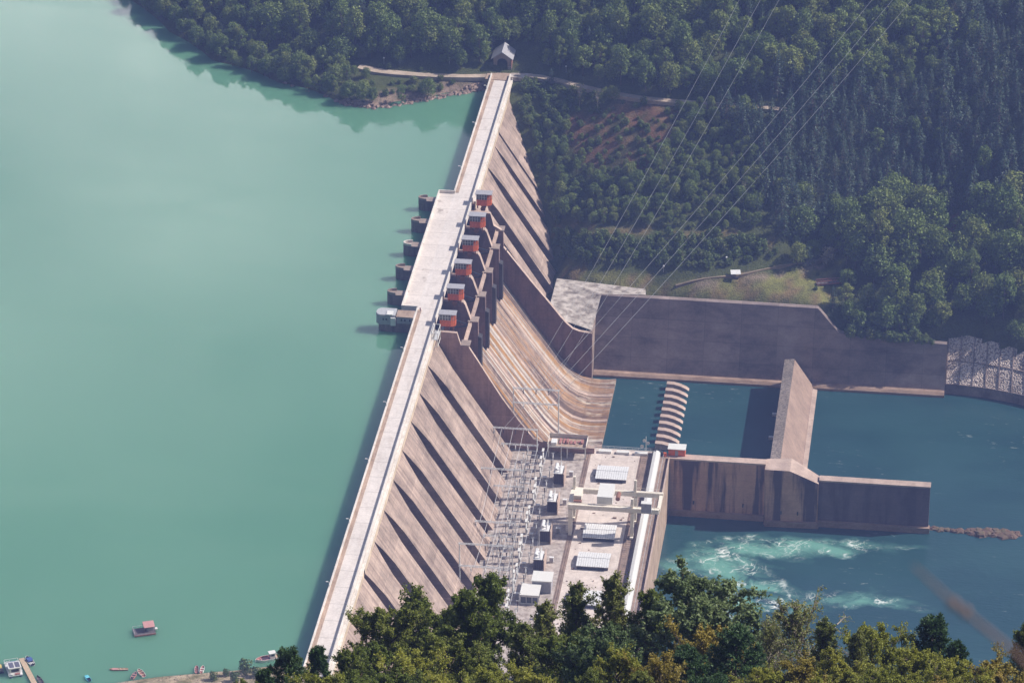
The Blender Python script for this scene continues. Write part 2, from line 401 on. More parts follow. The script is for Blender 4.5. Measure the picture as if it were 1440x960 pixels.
skyc = mixc(nt, bank, skyc, (32, 31, 30))
nt.links.new(skyc, bg.inputs[0]); bg.inputs[1].default_value = 0.07

sd = bpy.data.lights.new('sun', 'SUN'); sd.energy = 4.7; sd.angle = rad(0.53); sd.color = (1, .93, .83)
so = bpy.data.objects.new('sun', sd); COL.objects.link(so)
sv = Vector((math.cos(SUN_EL) * math.cos(SUN_AZ), math.cos(SUN_EL) * math.sin(SUN_AZ), math.sin(SUN_EL)))
so.rotation_euler = (-sv).to_track_quat('-Z', 'Y').to_euler(); so.location = (800, 1000, 1500)

cd = bpy.data.cameras.new('camera'); cam = bpy.data.objects.new('camera', cd); COL.objects.link(cam)
cam.location = (0, 0, H); cam.rotation_euler = (rad(90) - TH, 0, 0)
cd.sensor_width = 36; cd.lens = 36 * F / 1440; cd.clip_start = 1; cd.clip_end = 20000
scene.camera = cam
scene.view_settings.view_transform = 'Standard'; scene.view_settings.look = 'None'
scene.view_settings.exposure = 0.5; scene.view_settings.gamma = 1.0
try: scene.view_settings.use_curve_mapping = False
except Exception: pass
scene.cycles.use_denoising = True
scene.cycles.max_bounces = 8; scene.cycles.transparent_max_bounces = 8; scene.cycles.volume_bounces = 0
scene.cycles.caustics_reflective = False; scene.cycles.caustics_refractive = False
scene.cycles.sample_clamp_indirect = 6

# ------------------------------------------------------------------ terrain
CP = []          # control points (x, y, z)
def cp(px, py, z): p = at(px, py, z); CP.append((p[0], p[1], z))
def cw(x, y, z): CP.append((x, y, z))
def cD(v, u, z): p = D(v, u); CP.append((p[0], p[1], z))
SHORE = [(185, 0), (240, 45), (300, 85), (390, 115), (480, 145), (530, 152), (600, 140), (660, 128), (690, 122)]
for q in SHORE: cp(*q, 0.2)
for (x, y) in [(-161, 1631), (-142, 1597), (-122, 1569), (-95, 1548), (-68, 1527), (-54, 1522), (-34, 1530), (-17, 1539)]:
    cw(x - 9, y - 12, -10); cw(x - 45, y - 50, -28)
cw(-190, 1720, 0.3); cw(-205, 1725, -10); cw(-235, 1850, .3); cw(-250, 1850, -10); cw(-330, 2100, .3); cw(-400, 2300, 1)
cw(-160, 1740, 14); cw(-190, 1860, 20); cw(-250, 2100, 40)
for (x, y) in [(-320, 1600), (-260, 1450), (-200, 1300), (-150, 1180), (-420, 1400), (-500, 1700), (-380, 1200), (-60, 1420), (-80, 1300)]: cw(x, y, -30)
# shore slope and upper road
for q in [(525, 101), (560, 104), (600, 107), (650, 107), (690, 106), (715, 105), (740, 105), (762, 108), (785, 113), (810, 120), (840, 127), (870, 133), (905, 139), (950, 143), (1000, 147), (1060, 150)]: cp(*q, 4.2)
cw(-78, 1558, 5); cw(-98, 1574, 6); cw(-122, 1596, 7); cw(-140, 1625, 8); cw(-150, 1660, 9)
cw(130, 1516, 5); cw(200, 1512, 7); cw(300, 1520, 10); cw(420, 1560, 14)
# hill behind the road
for (x, y) in [(-140, 1650), (-100, 1610), (-60, 1580), (-20, 1570), (0, 1572), (30, 1564), (60, 1549), (100, 1544), (150, 1546), (220, 1545), (320, 1556)]:
    cw(x, y, 4 + 12); cw(x + 8, y + 60, 4 + 12 + 26); cw(x + 20, y + 160, 78); cw(x + 40, y + 420, 175)
for x in (-300, 0, 300, 700): cw(x, 2500, 330)
for x in (-1000, -700): cw(x, 2300, 40); cw(x, 2700, 200); cw(x, 1800, -30); cw(x, 1300, -30); cw(x, 1150, 30)
# slope under the road, clearing, middle path, terrace
for (u, z) in [(425, .6), (409, -11.8), (399, -19.4), (389, -26.6), (374, -34.6), (358, -42.2), (341, -44.1)]:
    v = .8 + .65 * max(0, -.5 - z); cD(v, u, z - .5)
for q in [(780, 322), (830, 324), (870, 326), (920, 328), (970, 330), (1050, 333), (1100, 336)]: cp(*q, -24)
cw(140, 1462, -22); cw(200, 1470, -18); cw(300, 1480, -14)
for q in [(800, 383), (850, 385), (900, 392), (950, 395), (1040, 394), (1100, 385), (1150, 376)]: cp(*q, -35)
for q in [(840, 409), (910, 407), (1000, 416), (1080, 422), (1140, 428)]: cp(*q, -38.2)
cw(119, 1456, -33); cw(142, 1471, -29); cw(171, 1480, -25)
cw(150, 1440, -37); cw(190, 1440, -35); cw(240, 1440, -30); cw(320, 1440, -24)
for (v, u, z) in [(140, 333, -45.5), (160, 333, -47.2), (180, 333, -48), (196, 331, -50), (212, 324, -53), (230, 318, -57), (240, 305, -66.8), (300, 290, -66.8), (400, 270, -66)]: cD(v, u, z)
for (v, u, z) in [(150, 345, -42), (180, 345, -42), (220, 335, -44), (270, 320, -44), (350, 310, -40), (450, 300, -35)]: cD(v, u, z)
for (v, u, z) in [(30, 331, -46), (40, 331, -47), (46, 329, -47.5), (40, 336, -43.5), (55, 334, -38.5)]: cD(v, u, z)
for (v, u) in [(60, 300), (90, 300), (120, 300), (160, 300), (200, 290), (60, 250), (100, 180), (160, 180), (220, 250), (260, 180), (100, 120), (160, 100), (300, 200), (400, 180), (300, 100), (60, 318), (100, 318), (140, 318), (180, 316), (60, 150), (40, 250)]: cD(v, u, -76)
for u in range(60, 330, 30): cD(10, u, -76)
for u in (40, 20): cD(6, u, -30)
# near bank
for q in [(172, 959), (200, 955), (230, 951), (262, 948), (300, 945), (340, 942)]: cp(*q, 0.15)
for q in [(150, 962), (120, 968), (60, 975), (0, 985)]: cp(*q, 0.1)
cw(-70, 1107, .2); cw(-64, 1104, 1); cw(-66, 1120, -4)
for (x, y) in [(-170, 1104), (-150, 1114), (-120, 1120), (-95, 1122), (-75, 1128)]: cw(x, y, -7)
for x in (-120, -100, -80): cw(x, 1094, 1.3)
for x in (-200, -260, -340): cw(x, 1088, .4); cw(x, 1110, -8); cw(x, 1070, 6)
for x in (-160, -120, -80, -50, -30): cw(x, 1070, 7)
cD(0, -12, 3.5); cD(-4, -20, 4); cD(8, -5, -6); cD(12, 30, -22); cD(25, 50, -38); cD(40, 62, -44); cD(60, 66, -48); cD(80, 66, -55); cD(100, 60, -64); cD(140, 50, -66); cD(220, 30, -66); cD(320, 10, -66); cD(450, -20, -66)
cD(60, 30, -38); cD(120, 20, -46); cD(220, -10, -50); cD(350, -50, -48)
for x in (-300, -100, 100, 300, 600): cw(x, 1000, 8 if x < 50 else -20)
for x in (-900, -300, -100, 0, 100, 300, 900): cw(x, 800, 130); cw(x, 600, 260)
for x in (700, 1000): cw(x, 1300, -70); cw(x, 1450, -66); cw(x, 1600, 10); cw(x, 1150, -66)
CPa = np.array(CP, float)
_, ui = np.unique(np.round(CPa[:, :2], 0), axis=0, return_index=True)
CPa = CPa[np.sort(ui)]
dm = np.linalg.norm(CPa[:, None, :2] - CPa[None, :, :2], axis=2)
n = len(CPa)
Am = np.zeros((n + 3, n + 3)); Am[:n, :n] = dm + np.eye(n) * .35; Am[:n, n] = 1; Am[:n, n + 1:] = CPa[:, :2] / 1000; Am[n:, :n] = Am[:n, n:].T
RW = np.linalg.solve(Am, np.concatenate([CPa[:, 2], np.zeros(3)]))

def rbf(x, y):
    x = np.asarray(x, float).ravel(); y = np.asarray(y, float).ravel(); out = np.empty(len(x))
    for i in range(0, len(x), 4000):
        a, b = x[i:i + 4000], y[i:i + 4000]
        d = np.hypot(a[:, None] - CPa[None, :, 0], b[:, None] - CPa[None, :, 1])
        out[i:i + 4000] = d @ RW[:n] + RW[n] + RW[n + 1] * a / 1000 + RW[n + 2] * b / 1000
    return out

def inpoly(px, py, poly):
    r = np.zeros(len(px), bool); n = len(poly); j = n - 1
    for i in range(n):
        xi, yi = poly[i]; xj, yj = poly[j]
        c = ((yi > py) != (yj > py)) & (px < (xj - xi) * (py - yi) / (yj - yi + 1e-12) + xi)
        r ^= c; j = i
    return r

def dd(px, py, z):
    p = at(px, py, z); return toD(p[0], p[1])
APC = [(29, 317.7, -41.0), (46.3, 317.7, -46.3), (*dd(846, 414, -37.7), -37.7), (*dd(783, 392, -36.4), -36.4), (*dd(908, 415, -37.7), -37.7), (*dd(908, 407, -37.3), -37.3)]
APRON = [(a, b) for a, b, c in (APC[0], APC[1], APC[2], APC[4], APC[5], APC[3])]
def hill_near(y):
    return np.interp(y, [-260, 0, 262, 300, 340, 420, 520, 620], [715, 701.6, 530.6, 490, 425, 375, 310, 250])

def bumps(x, y, s, a):
    return a * (np.sin(x / s + 1.3 * np.sin(y / (1.7 * s))) * np.cos(y / (.8 * s) + 1.1 * np.sin(x / (1.3 * s))))

def ground(x, y):
    x = np.asarray(x, float).ravel(); y = np.asarray(y, float).ravel()
    z = rbf(x, y)
    vq, uq = (x - A0[0]) * VV[0] + (y - A0[1]) * VV[1], (x - A0[0]) * UU[0] + (y - A0[1]) * UU[1]
    z = z - 2.0 * inpoly(vq, uq, APRON)
    hillz = np.clip((z - 6) / 20, 0, 1)
    z = z + hillz * (bumps(x, y, 22, 1.8) + bumps(x + 40, y, 9, .7))
    z = np.minimum(z, 460)
    v, u = (x - A0[0]) * VV[0] + (y - A0[1]) * VV[1], (x - A0[0]) * UU[0] + (y - A0[1]) * UU[1]
    wu = np.interp(v, [20, 44.5, 46.5, 131, 140, 181.4, 182, 196.6, 211.6, 226.6, 241.6, 250], [317, 317, 332.2, 332.2, 329.6, 328.5, 336.5, 334.5, 329, 321, 310, 300])
    wn = np.interp(v, [0, 30, 80, 140, 220, 320], [60, 68, 70, 62, 40, 20])
    z = np.where((v > 22) & (v < 245) & (u < wu) & (u > wn), np.minimum(z, -74), z)
    z = np.where((v > -30) & (v <= 22) & (u < 317) & (u > 60), np.minimum(z, -30), z)
    t = np.clip((y - 560) / 60, 0, 1); t = t * t * (3 - 2 * t)
    zn = hill_near(y) + bumps(x, y, 11, .5)
    return zn * (1 - t) + z * t

xs = np.concatenate([np.arange(-2400, -400, 100), np.arange(-400, -210, 20), np.arange(-210, 270, 3.2), np.arange(270, 460, 12), np.arange(460, 2401, 100)])
ys = np.concatenate([np.arange(-250, 150, 40), np.arange(150, 300, 8), np.arange(300, 1060, 20), np.arange(1060, 1130, 3), np.arange(1130, 1380, 10), np.arange(1380, 1700, 3.2), np.arange(1700, 1900, 10), np.arange(1900, 3801, 80)])
GX, GY = np.meshgrid(xs, ys)
GZ = ground(GX, GY)
nx, ny = len(xs), len(ys)
ii = (np.arange(ny - 1)[:, None] * nx + np.arange(nx - 1)[None]).ravel()
TV = np.stack([GX.ravel(), GY.ravel(), GZ], 1)

def pdist(px, py, line):
    """distance of many pixels to a pixel polyline"""
    best = np.full(len(px), 1e9)
    for (a, b) in zip(line[:-1], line[1:]):
        ax, ay = a; bx, by = b; L2 = (bx - ax) ** 2 + (by - ay) ** 2
        t = np.clip(((px - ax) * (bx - ax) + (py - ay) * (by - ay)) / L2, 0, 1)
        best = np.minimum(best, np.hypot(px - ax - t * (bx - ax), (py - ay - t * (by - ay)) * 2.1))
    return best

ROAD = [(505, 97), (525, 101), (560, 104), (600, 107), (650, 107), (690, 106), (715, 105), (740, 105), (762, 108), (785, 113), (810, 120), (840, 127), (870, 133), (905, 139), (950, 143), (1000, 147), (1060, 150), (1110, 152)]
PATH1 = [(778, 322), (830, 324), (870, 326), (920, 328), (970, 330), (1050, 333), (1085, 335)]
PATH2 = [(900, 409), (950, 400), (1040, 395), (1100, 385), (1150, 376), (1195, 362), (1240, 348), (1300, 335)]
CLEAR = [(800, 165), (860, 143), (950, 150), (960, 185), (930, 215), (900, 245), (860, 245), (815, 225), (798, 195)]
LANDSLIP = [(1305, 312), (1345, 300), (1380, 305), (1378, 330), (1330, 336), (1300, 335)]
TERR = [(785, 378), (850, 380), (905, 395), (1020, 392), (1100, 382), (1160, 372), (1185, 400), (1165, 432), (1140, 432), (900, 416), (846, 412), (800, 395)]

PX, PY = proj(TV[:, 0], TV[:, 1], TV[:, 2])
colr = np.empty((len(TV), 3)); colr[:] = (.075, .088, .032)
far = TV[:, 1] > 1380
nzr = (bumps(TV[:, 0], TV[:, 1], 5, .5) + bumps(TV[:, 0] + 9, TV[:, 1], 2.3, .5) + RG.normal(0, .25, len(TV)))
m_ = far & inpoly(PX, PY, TERR); colr[m_] = (.205, .20, .066)
m2 = m_ & (nzr > .25); colr[m2] = (.21, .15, .075)
nz2 = RG.normal(0, 1, len(TV)); m_ = far & inpoly(PX, PY, CLEAR); colr[m_] = (.17, .085, .055); colr[m_ & (nz2 > .1)] = (.075, .07, .035); colr[m_ & (nz2 > 1.1)] = (.24, .15, .09)
m_ = far & inpoly(PX, PY, LANDSLIP); colr[m_] = (.17, .085, .07)
m_ = far & (pdist(PX, PY, PATH1) < 9); colr[m_] = (.20, .15, .075)
m_ = far & (pdist(PX, PY, PATH2) < 7); colr[m_] = (.27, .21, .15)
m_ = (TV[:, 2] > -4) & (TV[:, 2] < 2.4) & far & (PX < 700) & (PX > 515); colr[m_] = (.26, .19, .15)
m_ = (TV[:, 1] > 1060) & (TV[:, 1] < 1125) & (TV[:, 0] < -60); colr[m_] = (.46, .36, .26); colr[m_ & (nzr > .35)] = (.24, .20, .11)
m_ = far & (TV[:, 2] < -62) & (TV[:, 2] > -72); colr[m_] = (.25, .17, .12)
me = mesh_np('ground', TV, np.stack([ii, ii + 1, ii + nx + 1, ii + nx], 1), [])
ca = me.color_attributes.new('zone', 'FLOAT_COLOR', 'POINT')
ca.data.foreach_set('color', np.concatenate([colr, np.ones((len(TV), 1))], 1).astype(np.float32).ravel())
gm, gnt, gb = newmat('ground_cover')
va = nd(gnt, 'ShaderNodeVertexColor', layer_name='zone')
g1 = noise(gnt, coords(gnt), .35, 6, .65); g2 = noise(gnt, coords(gnt, loc=(5, 5, 5)), 1.6, 5, .65)
gc = mixc(gnt, maprange(gnt, g1, .42, .66, 0, .6), va.outputs[0], (.05, .06, .025))
vm = nd(gnt, 'ShaderNodeVectorMath', operation='SCALE'); gnt.links.new(gc, vm.inputs[0]); gnt.links.new(maprange(gnt, g2, .3, .7, .6, 1.35), vm.inputs['Scale'])
gnt.links.new(vm.outputs[0], gb.inputs['Base Color']); gb.inputs['Roughness'].default_value = .95; gb.inputs['Specular IOR Level'].default_value = .1
bump(gnt, gb, g2, .5, .8)
me.materials.append(gm)
me.polygons.foreach_set('use_smooth', [True] * len(me.polygons))
gobj = bpy.data.objects.new('ground', me); COL.objects.link(gobj); tag(gobj, 'wooded valley sides and river banks', 'ground', kind='structure')

# roads laid as draped ribbons
def ribbon(name, world, width, mat, lift=.12, label=None, cat='road'):
    pts = []
    for a, b in zip(world[:-1], world[1:]):
        k = max(2, int(np.hypot(b[0] - a[0], b[1] - a[1]) / 2.5))
        pts += [(a[0] + (b[0] - a[0]) * i / k, a[1] + (b[1] - a[1]) * i / k) for i in range(k)]
    pts.append(world[-1][:2]); P = np.array(pts)
    for _ in range(4): P[1:-1] = (P[:-2] + P[1:-1] * 2 + P[2:]) / 4
    T = nrm(np.gradient(P, axis=0)); Nn = np.stack([-T[:, 1], T[:, 0]], 1)
    L, Rr = P + Nn * width / 2, P - Nn * width / 2
    z = ground(P[:, 0], P[:, 1])
    for _ in range(6): z[1:-1] = (z[:-2] + z[2:] + 2 * z[1:-1]) / 4
    mb = MB(); k = len(P)
    V = [(L[i, 0], L[i, 1], z[i] + lift) for i in range(k)] + [(Rr[i, 0], Rr[i, 1], z[i] + lift) for i in range(k)]
    V += [(x, y, zz - 1.6) for x, y, zz in V]
    mb.add(V, [(i, i + 1, k + i + 1, k + i) for i in range(k - 1)] + [(k + i, k + i + 1, 3 * k + i + 1, 3 * k + i) for i in range(k - 1)] + [(i + 1, i, 2 * k + i, 2 * k + i + 1) for i in range(k - 1)])
    o = mb.build(name, mat, fix=False); tag(o, label, cat, kind='structure'); return o
M['sandroad'] = conc('sandy_road', (.46, .37, .29), (.28, .21, .16), streak=(.3, .3, .3), s_amt=.7, mott=.25)
M['dirt'] = conc('dirt_path', (.27, .21, .15), (.17, .14, .09), streak=(.3, .3, .3), s_amt=.7, mott=.3)
ribbon('road', [tuple(at(x, y, 4.2)[:2]) for x, y in ROAD], 4.4, M['sandroad'], .5, 'pale sandy road along the far hillside', 'road')
ribbon('path', [tuple(at(x, y, -36)[:2]) for x, y in PATH2[1:-1]], 1.7, M['dirt'], .15, 'dirt path across the grassy terrace', 'path')

# ------------------------------------------------------------------ water
def lake_mat():
    m, nt, b = newmat('milky_green_lake')
    n1 = noise(nt, coords(nt, scale=(.006, .004, .01)), 1, 3, .5)
    col = mixc(nt, maprange(nt, n1, .35, .65), (.088, .224, .142), (.112, .258, .168))
    nt.links.new(col, b.inputs['Base Color']); b.inputs['Roughness'].default_value = .04; b.inputs['IOR'].default_value = 1.58
    h = noise(nt, coords(nt, scale=(.5, .35, .5)), 1, 3, .5)
    b.inputs['Subsurface Weight'].default_value = 1.0; b.inputs['Subsurface Radius'].default_value = (.8, 1.0, .95); b.inputs['Subsurface Scale'].default_value = 6.0; b.subsurface_method = 'BURLEY'
    ruf = noise(nt, coords(nt, scale=(.012, .035, .02), loc=(4, 9, 0)), 1, 5, .6, .5)
    nt.links.new(maprange(nt, ruf, .45, .68, .03, .13), b.inputs['Roughness'])
    bump(nt, b, h, .012, .2)
    return m
def quad_D(name, v0, v1, u0, u1, z, mat):
    mb = MB(); mb.add([(v0, u0, z), (v1, u0, z), (v1, u1, z), (v0, u1, z)], [(0, 1, 2, 3)])
    return dplace(mb.build(name, mat, fix=False))
lake = tag(quad_D('reservoir_water', -1500, -7.95, -120, 1900, 0, lake_mat()), 'calm milky green reservoir water', 'water', kind='structure')

def river_mat():
    m, nt, b = newmat('teal_river_water')
    co = coords(nt)
    warp = nd(nt, 'ShaderNodeTexNoise'); nt.links.new(co, warp.inputs['Vector']); warp.inputs['Scale'].default_value = .09; warp.inputs['Detail'].default_value = 4
    wv = nd(nt, 'ShaderNodeVectorMath', operation='MULTIPLY_ADD'); nt.links.new(warp.outputs['Color'], wv.inputs[0]); wv.inputs[1].default_value = (16, 16, 0); nt.links.new(co, wv.inputs[2])
    tot = None
    # churned reaches below the turbine outlets: v, u, half length, half width, strength
    for (v, u, a, c, s) in FOAM:
        mp = nd(nt, 'ShaderNodeMapping', vector_type='TEXTURE'); mp.inputs['Location'].default_value = (v + 8, u + 8, -67); mp.inputs['Scale'].default_value = (a, c, 30)
        nt.links.new(wv.outputs[0], mp.inputs[0])
        g = nd(nt, 'ShaderNodeTexGradient', gradient_type='SPHERICAL'); nt.links.new(mp.outputs[0], g.inputs[0])
        t = math_n(nt, 'MULTIPLY', g.outputs['Fac'], s)
        tot = t if tot is None else math_n(nt, 'ADD', tot, t)
    cloud = noise(nt, coords(nt, scale=(.06, .1, .1), loc=(3, 1, 0)), 1, 6, .62, .6)
    milky = maprange(nt, math_n(nt, 'MULTIPLY', tot, maprange(nt, cloud, .36, .62, .05, 1.25)), .05, 1.0)
    base = mixc(nt, maprange(nt, noise(nt, coords(nt, scale=(.02, .04, .1)), 1, 4), .4, .65), (.014, .054, .066), (.021, .070, .080))
    col = mixc(nt, milky, base, (.13, .31, .255))
    # filaments of foam
    def fil(scale, width, seed):
        f = noise(nt, coords(nt, loc=(seed, seed, 0)), scale, 3, .5, 1.6)
        d = math_n(nt, 'ABSOLUTE', math_n(nt, 'SUBTRACT', f, .5))
        return maprange(nt, d, 0, width, 1, 0)
    fl = math_n(nt, 'MAXIMUM', fil(.075, .032, 2.0), math_n(nt, 'MULTIPLY', fil(.2, .03, 9.0), .6))
    br = maprange(nt, noise(nt, coords(nt, loc=(8, 3, 1)), .12, 5, .6), .46, .62)
    white = math_n(nt, 'MULTIPLY', math_n(nt, 'MULTIPLY', fl, br), maprange(nt, tot, .15, .5))
    flecks = maprange(nt, noise(nt, coords(nt, scale=(.22, .8, .5)), 1, 4, .6), .64, .76, 0, .4)
    white = math_n(nt, 'ADD', white, math_n(nt, 'MULTIPLY', flecks, maprange(nt, noise(nt, coords(nt), .02, 2), .5, .62)))
    col = mixc(nt, maprange(nt, white, 0, 1), col, (.78, .82, .78))
    nt.links.new(col, b.inputs['Base Color'])
    b.inputs['IOR'].default_value = 1.333
    nt.links.new(maprange(nt, milky, 0, 1, .10, .5), b.inputs['Roughness'])
    h1 = noise(nt, coords(nt, scale=(.35, .9, .5)), 1, 4, .6); h2 = noise(nt, coords(nt), .25, 3, .6)
    bump(nt, b, math_n(nt, 'ADD', h1, math_n(nt, 'MULTIPLY', h2, milky)), .22, .6)
    return m
FOAM = [(103, 190, 17, 9, .9), (113, 198, 24, 7, 1.0), (126, 199, 22, 9, .9), (142, 202, 22, 8, .8), (152, 202, 20, 7, .5), (106, 182, 14, 11, .8), (117, 178, 15, 13, .9), (122, 171, 14, 11, .8),
        (122, 161, 16, 7, 1.0), (132, 160, 18, 7, .7), (154, 168, 24, 8, .8), (172, 166, 20, 5, .4), (171, 207, 18, 4, .35), (92, 180, 12, 7, .6), (110, 165, 14, 14, .8), (108, 150, 20, 12, .8)]
river = tag(quad_D('river_water', 10, 1500, -250, 420, -67, river_mat()), 'teal tailwater below the dam with churned pale foam', 'water', kind='structure')

# ------------------------------------------------------------------ the dam
def fv(z): return .8 + .65 * max(0.0, -.5 - z)        # downstream face line v(z)
def fz(v): return -.5 - (v - .8) / .65

dam = dthing('concrete_dam', 'long pale concrete dam with sloping buttress ribs and a road along its crest', 'dam', 0, 0, 0)
PU = [222.4, 243.0, 263.0, 282.5, 302.3, 321.0]       # pier centre lines
S0, S1 = 218.0, 319.0                                 # spillway block
U_END = 436.0
# crest road and its walkway
mb = MB().box(-7.95, -.02, -40, U_END, 2.9, 4.3); mb.box(-13.8, -7.95, 231, 327, 2.9, 4.3, 1)
mb.build('crest_road', [M['road'], M['deckroad']], dam)
mb = MB().box(-7.55, -6.3, -40, 230.5, 4.3, 4.47).box(-7.55, -6.3, 327.5, U_END, 4.3, 4.47)
mb.build('walkway', M['walk'], dam)
def parapet(v0, v1, u0, u1): return MB().box(v0, v1, u0, u1, 4.304, 5.35).box(v0 - .06, v1 + .06, u0, u1, 5.353, 5.5).build('parapet', M['parapet'], dam)
parapet(-7.95, -7.6, -40, 230.6); parapet(-7.95, -7.6, 327.4, U_END); parapet(-.35, -.02, -40, U_END)
parapet(-13.8, -13.45, 231.36, 326.64); parapet(-13.8, -7.6, 231, 231.35); parapet(-13.8, -7.6, 326.65, 327)
mb = MB().box(0, .95, -40, S0 - 2, 2.4, 3.3).box(0, .95, S1 + 4, U_END, 2.4, 3.3)
for u in np.arange(-38, U_END, 2.6):
    if S0 - 2 < u < S1 + 4: continue
    mb.box(.86, .92, u, u + .07, 3.3, 4.3)
mb.box(.85, .93, -40, S0 - 2, 4.26, 4.34).box(.85, .93, S1 + 4, U_END, 4.26, 4.34)
mb.build('service_ledge', M['parapet'], dam)
# recessed web behind the buttress ribs (two stretches either side of the spillway)
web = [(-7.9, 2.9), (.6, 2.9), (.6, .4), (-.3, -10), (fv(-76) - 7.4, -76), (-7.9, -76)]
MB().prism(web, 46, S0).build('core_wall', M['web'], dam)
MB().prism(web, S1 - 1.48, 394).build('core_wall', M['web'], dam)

def rib(uc, half=7.0, top=10.18, zb=-75, z1=.5, z2=-10, left=None, right=None):
    """one buttress head: full width under the crest, narrowing to a long sloping rib"""
    l0, r0 = (uc - top if left is None else left), (uc + top if right is None else right)
    rows = [(2.85, l0, r0), (z1, l0, r0), (-.5, l0 + (uc - half - l0) * .1, r0 + (uc + half - r0) * .1), (-4, l0 + (uc - half - l0) * .52, r0 + (uc + half - r0) * .52), (z2, uc - half, uc + half), (-24, uc - half, uc + half), (zb, uc - half, uc + half)]
    mb = MB(); k = len(rows)
    V = [(fv(z), l, z) for z, l, r in rows] + [(fv(z), r, z) for z, l, r in rows] + [(min(fv(z) - 8.2, .2), l, z) for z, l, r in rows] + [(min(fv(z) - 8.2, .2), r, z) for z, l, r in rows]
    V = [(x if i < 2 * k or abs(x - .2) < 1e-6 else x, y, z) for i, (x, y, z) in enumerate(V)]
    Fq = []
    for i in range(k - 1):
        Fq += [(i, i + 1, k + i + 1, k + i), (2 * k + i, 3 * k + i, 3 * k + i + 1, 2 * k + i + 1), (i, 2 * k + i, 2 * k + i + 1, i + 1), (k + i, k + i + 1, 3 * k + i + 1, 3 * k + i)]
    Fq += [(0, k, 3 * k, 2 * k), (k - 1, 3 * k - 1, 4 * k - 1, 2 * k - 1)]
    mb.add(V, Fq)
    # golden crest band over each head
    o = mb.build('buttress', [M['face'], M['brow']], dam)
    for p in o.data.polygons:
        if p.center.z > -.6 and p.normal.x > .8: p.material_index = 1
    return o
ribs_u = [207.5 - 20.4 * k for k in range(8)]
for i, uc in enumerate(ribs_u):
    rib(uc, right=(S0 - .05 if i == 0 else None))
# near abutment block, solid, down to the bank
def solid(u0, u1, zb0, zb1):
    mb = MB(); r = 10
    us = [u0 + (u1 - u0) * i / r for i in range(r + 1)]
    V = []
    for u in us:
        zb = zb0 + (zb1 - zb0) * (u - u0) / (u1 - u0)
        V += [(fv(2.85), u, 2.85), (fv(-.5), u, -.5), (fv(zb), u, zb), (-7.9, u, zb), (-7.9, u, 2.85)]
    Fq = []
    for i in range(r):
        for k in range(5):
            a, b = i * 5 + k, i * 5 + (k + 1) % 5
            Fq.append((a, b, b + 5, a + 5))
    Fq += [(0, 1, 2, 3, 4), tuple(r * 5 + k for k in range(5))]
    mb.add(V, Fq); o = mb.build('abutment', [M['face'], M['brow']], dam)
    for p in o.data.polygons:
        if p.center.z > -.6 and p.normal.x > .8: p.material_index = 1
    return o
solid(-40, 52.4, -6, -50)
# far side ribs
for uc, kw in ((350, {}), (370, {}), (386.2, dict(half=4.6, left=380.02, right=391.5))):
    rib(uc, **({**dict(left=uc - 9.98, right=uc + 9.98), **kw}))
rib(331.5, half=3.2, left=323.2, right=339.9, z2=-6)
solid(393, U_END, -40, -6)
# ---- spillway block
CH = [(-7.9, -76), (-7.9, -15), (-5, -11.5), (-2, -10.2), (1, -10.6), (4, -13.2), (7, -17.5), (11, -24.6), (15, -30.4), (19, -36.2), (24, -43.4), (30, -51.6), (34, -56.9), (37, -60.4), (40, -63.0), (43, -64.9), (46.5, -66.0), (50, -66.25), (53.5, -66.1), (56, -65.7), (56, -76)]
MB().prism(CH, S0 + 1.22, S1 - 3.02).build('spillway_chute', M['chute'], dam, smooth=False)
for p in PU[1:-1]:      # low dividing sills down the chute
    mb = MB()
    for k in range(7, len(CH) - 2):
        (a, za), (b, zb) = CH[k], CH[k + 1]
        mb.add([(a, p - 1.2, za - .4), (a, p + 1.2, za - .4), (a, p + .8, za + .3), (a, p - .8, za + .3), (b, p - 1.2, zb - .4), (b, p + 1.2, zb - .4), (b, p + .8, zb + .3), (b, p - .8, zb + .3)],
               [(3, 2, 6, 7), (0, 3, 7, 4), (1, 5, 6, 2), (4, 7, 6, 5), (0, 1, 2, 3)])
    mb.build('dividing_sill', M['walltop'], dam)
# near side wall (brown) with its own pier, far training wall
NW = [(-7.9, 2.85), (8.2, 2.4), (8.6, .8), (9.6, -2.6), (12.3, -2.7), (12.6, -3.4), (15.2, -7.7), (24.2, -22.8), (30, -31.2), (35.8, -39.0), (42.3, -40.9), (58, -41.4), (58, -76), (-7.9, -76)]
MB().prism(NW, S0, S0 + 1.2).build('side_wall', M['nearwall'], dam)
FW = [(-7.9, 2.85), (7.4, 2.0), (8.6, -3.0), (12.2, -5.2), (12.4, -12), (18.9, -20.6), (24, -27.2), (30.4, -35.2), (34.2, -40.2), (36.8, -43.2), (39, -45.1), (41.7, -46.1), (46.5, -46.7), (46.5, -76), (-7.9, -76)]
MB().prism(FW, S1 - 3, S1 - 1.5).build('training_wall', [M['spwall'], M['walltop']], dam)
for n_ in ('training_wall', 'side_wall'):
    o = bpy.data.objects[n_]
    if n_ == 'side_wall': o.data.materials.append(M['walltop'])
    for q in o.data.polygons:
        if q.normal.z > .2: q.material_index = 1
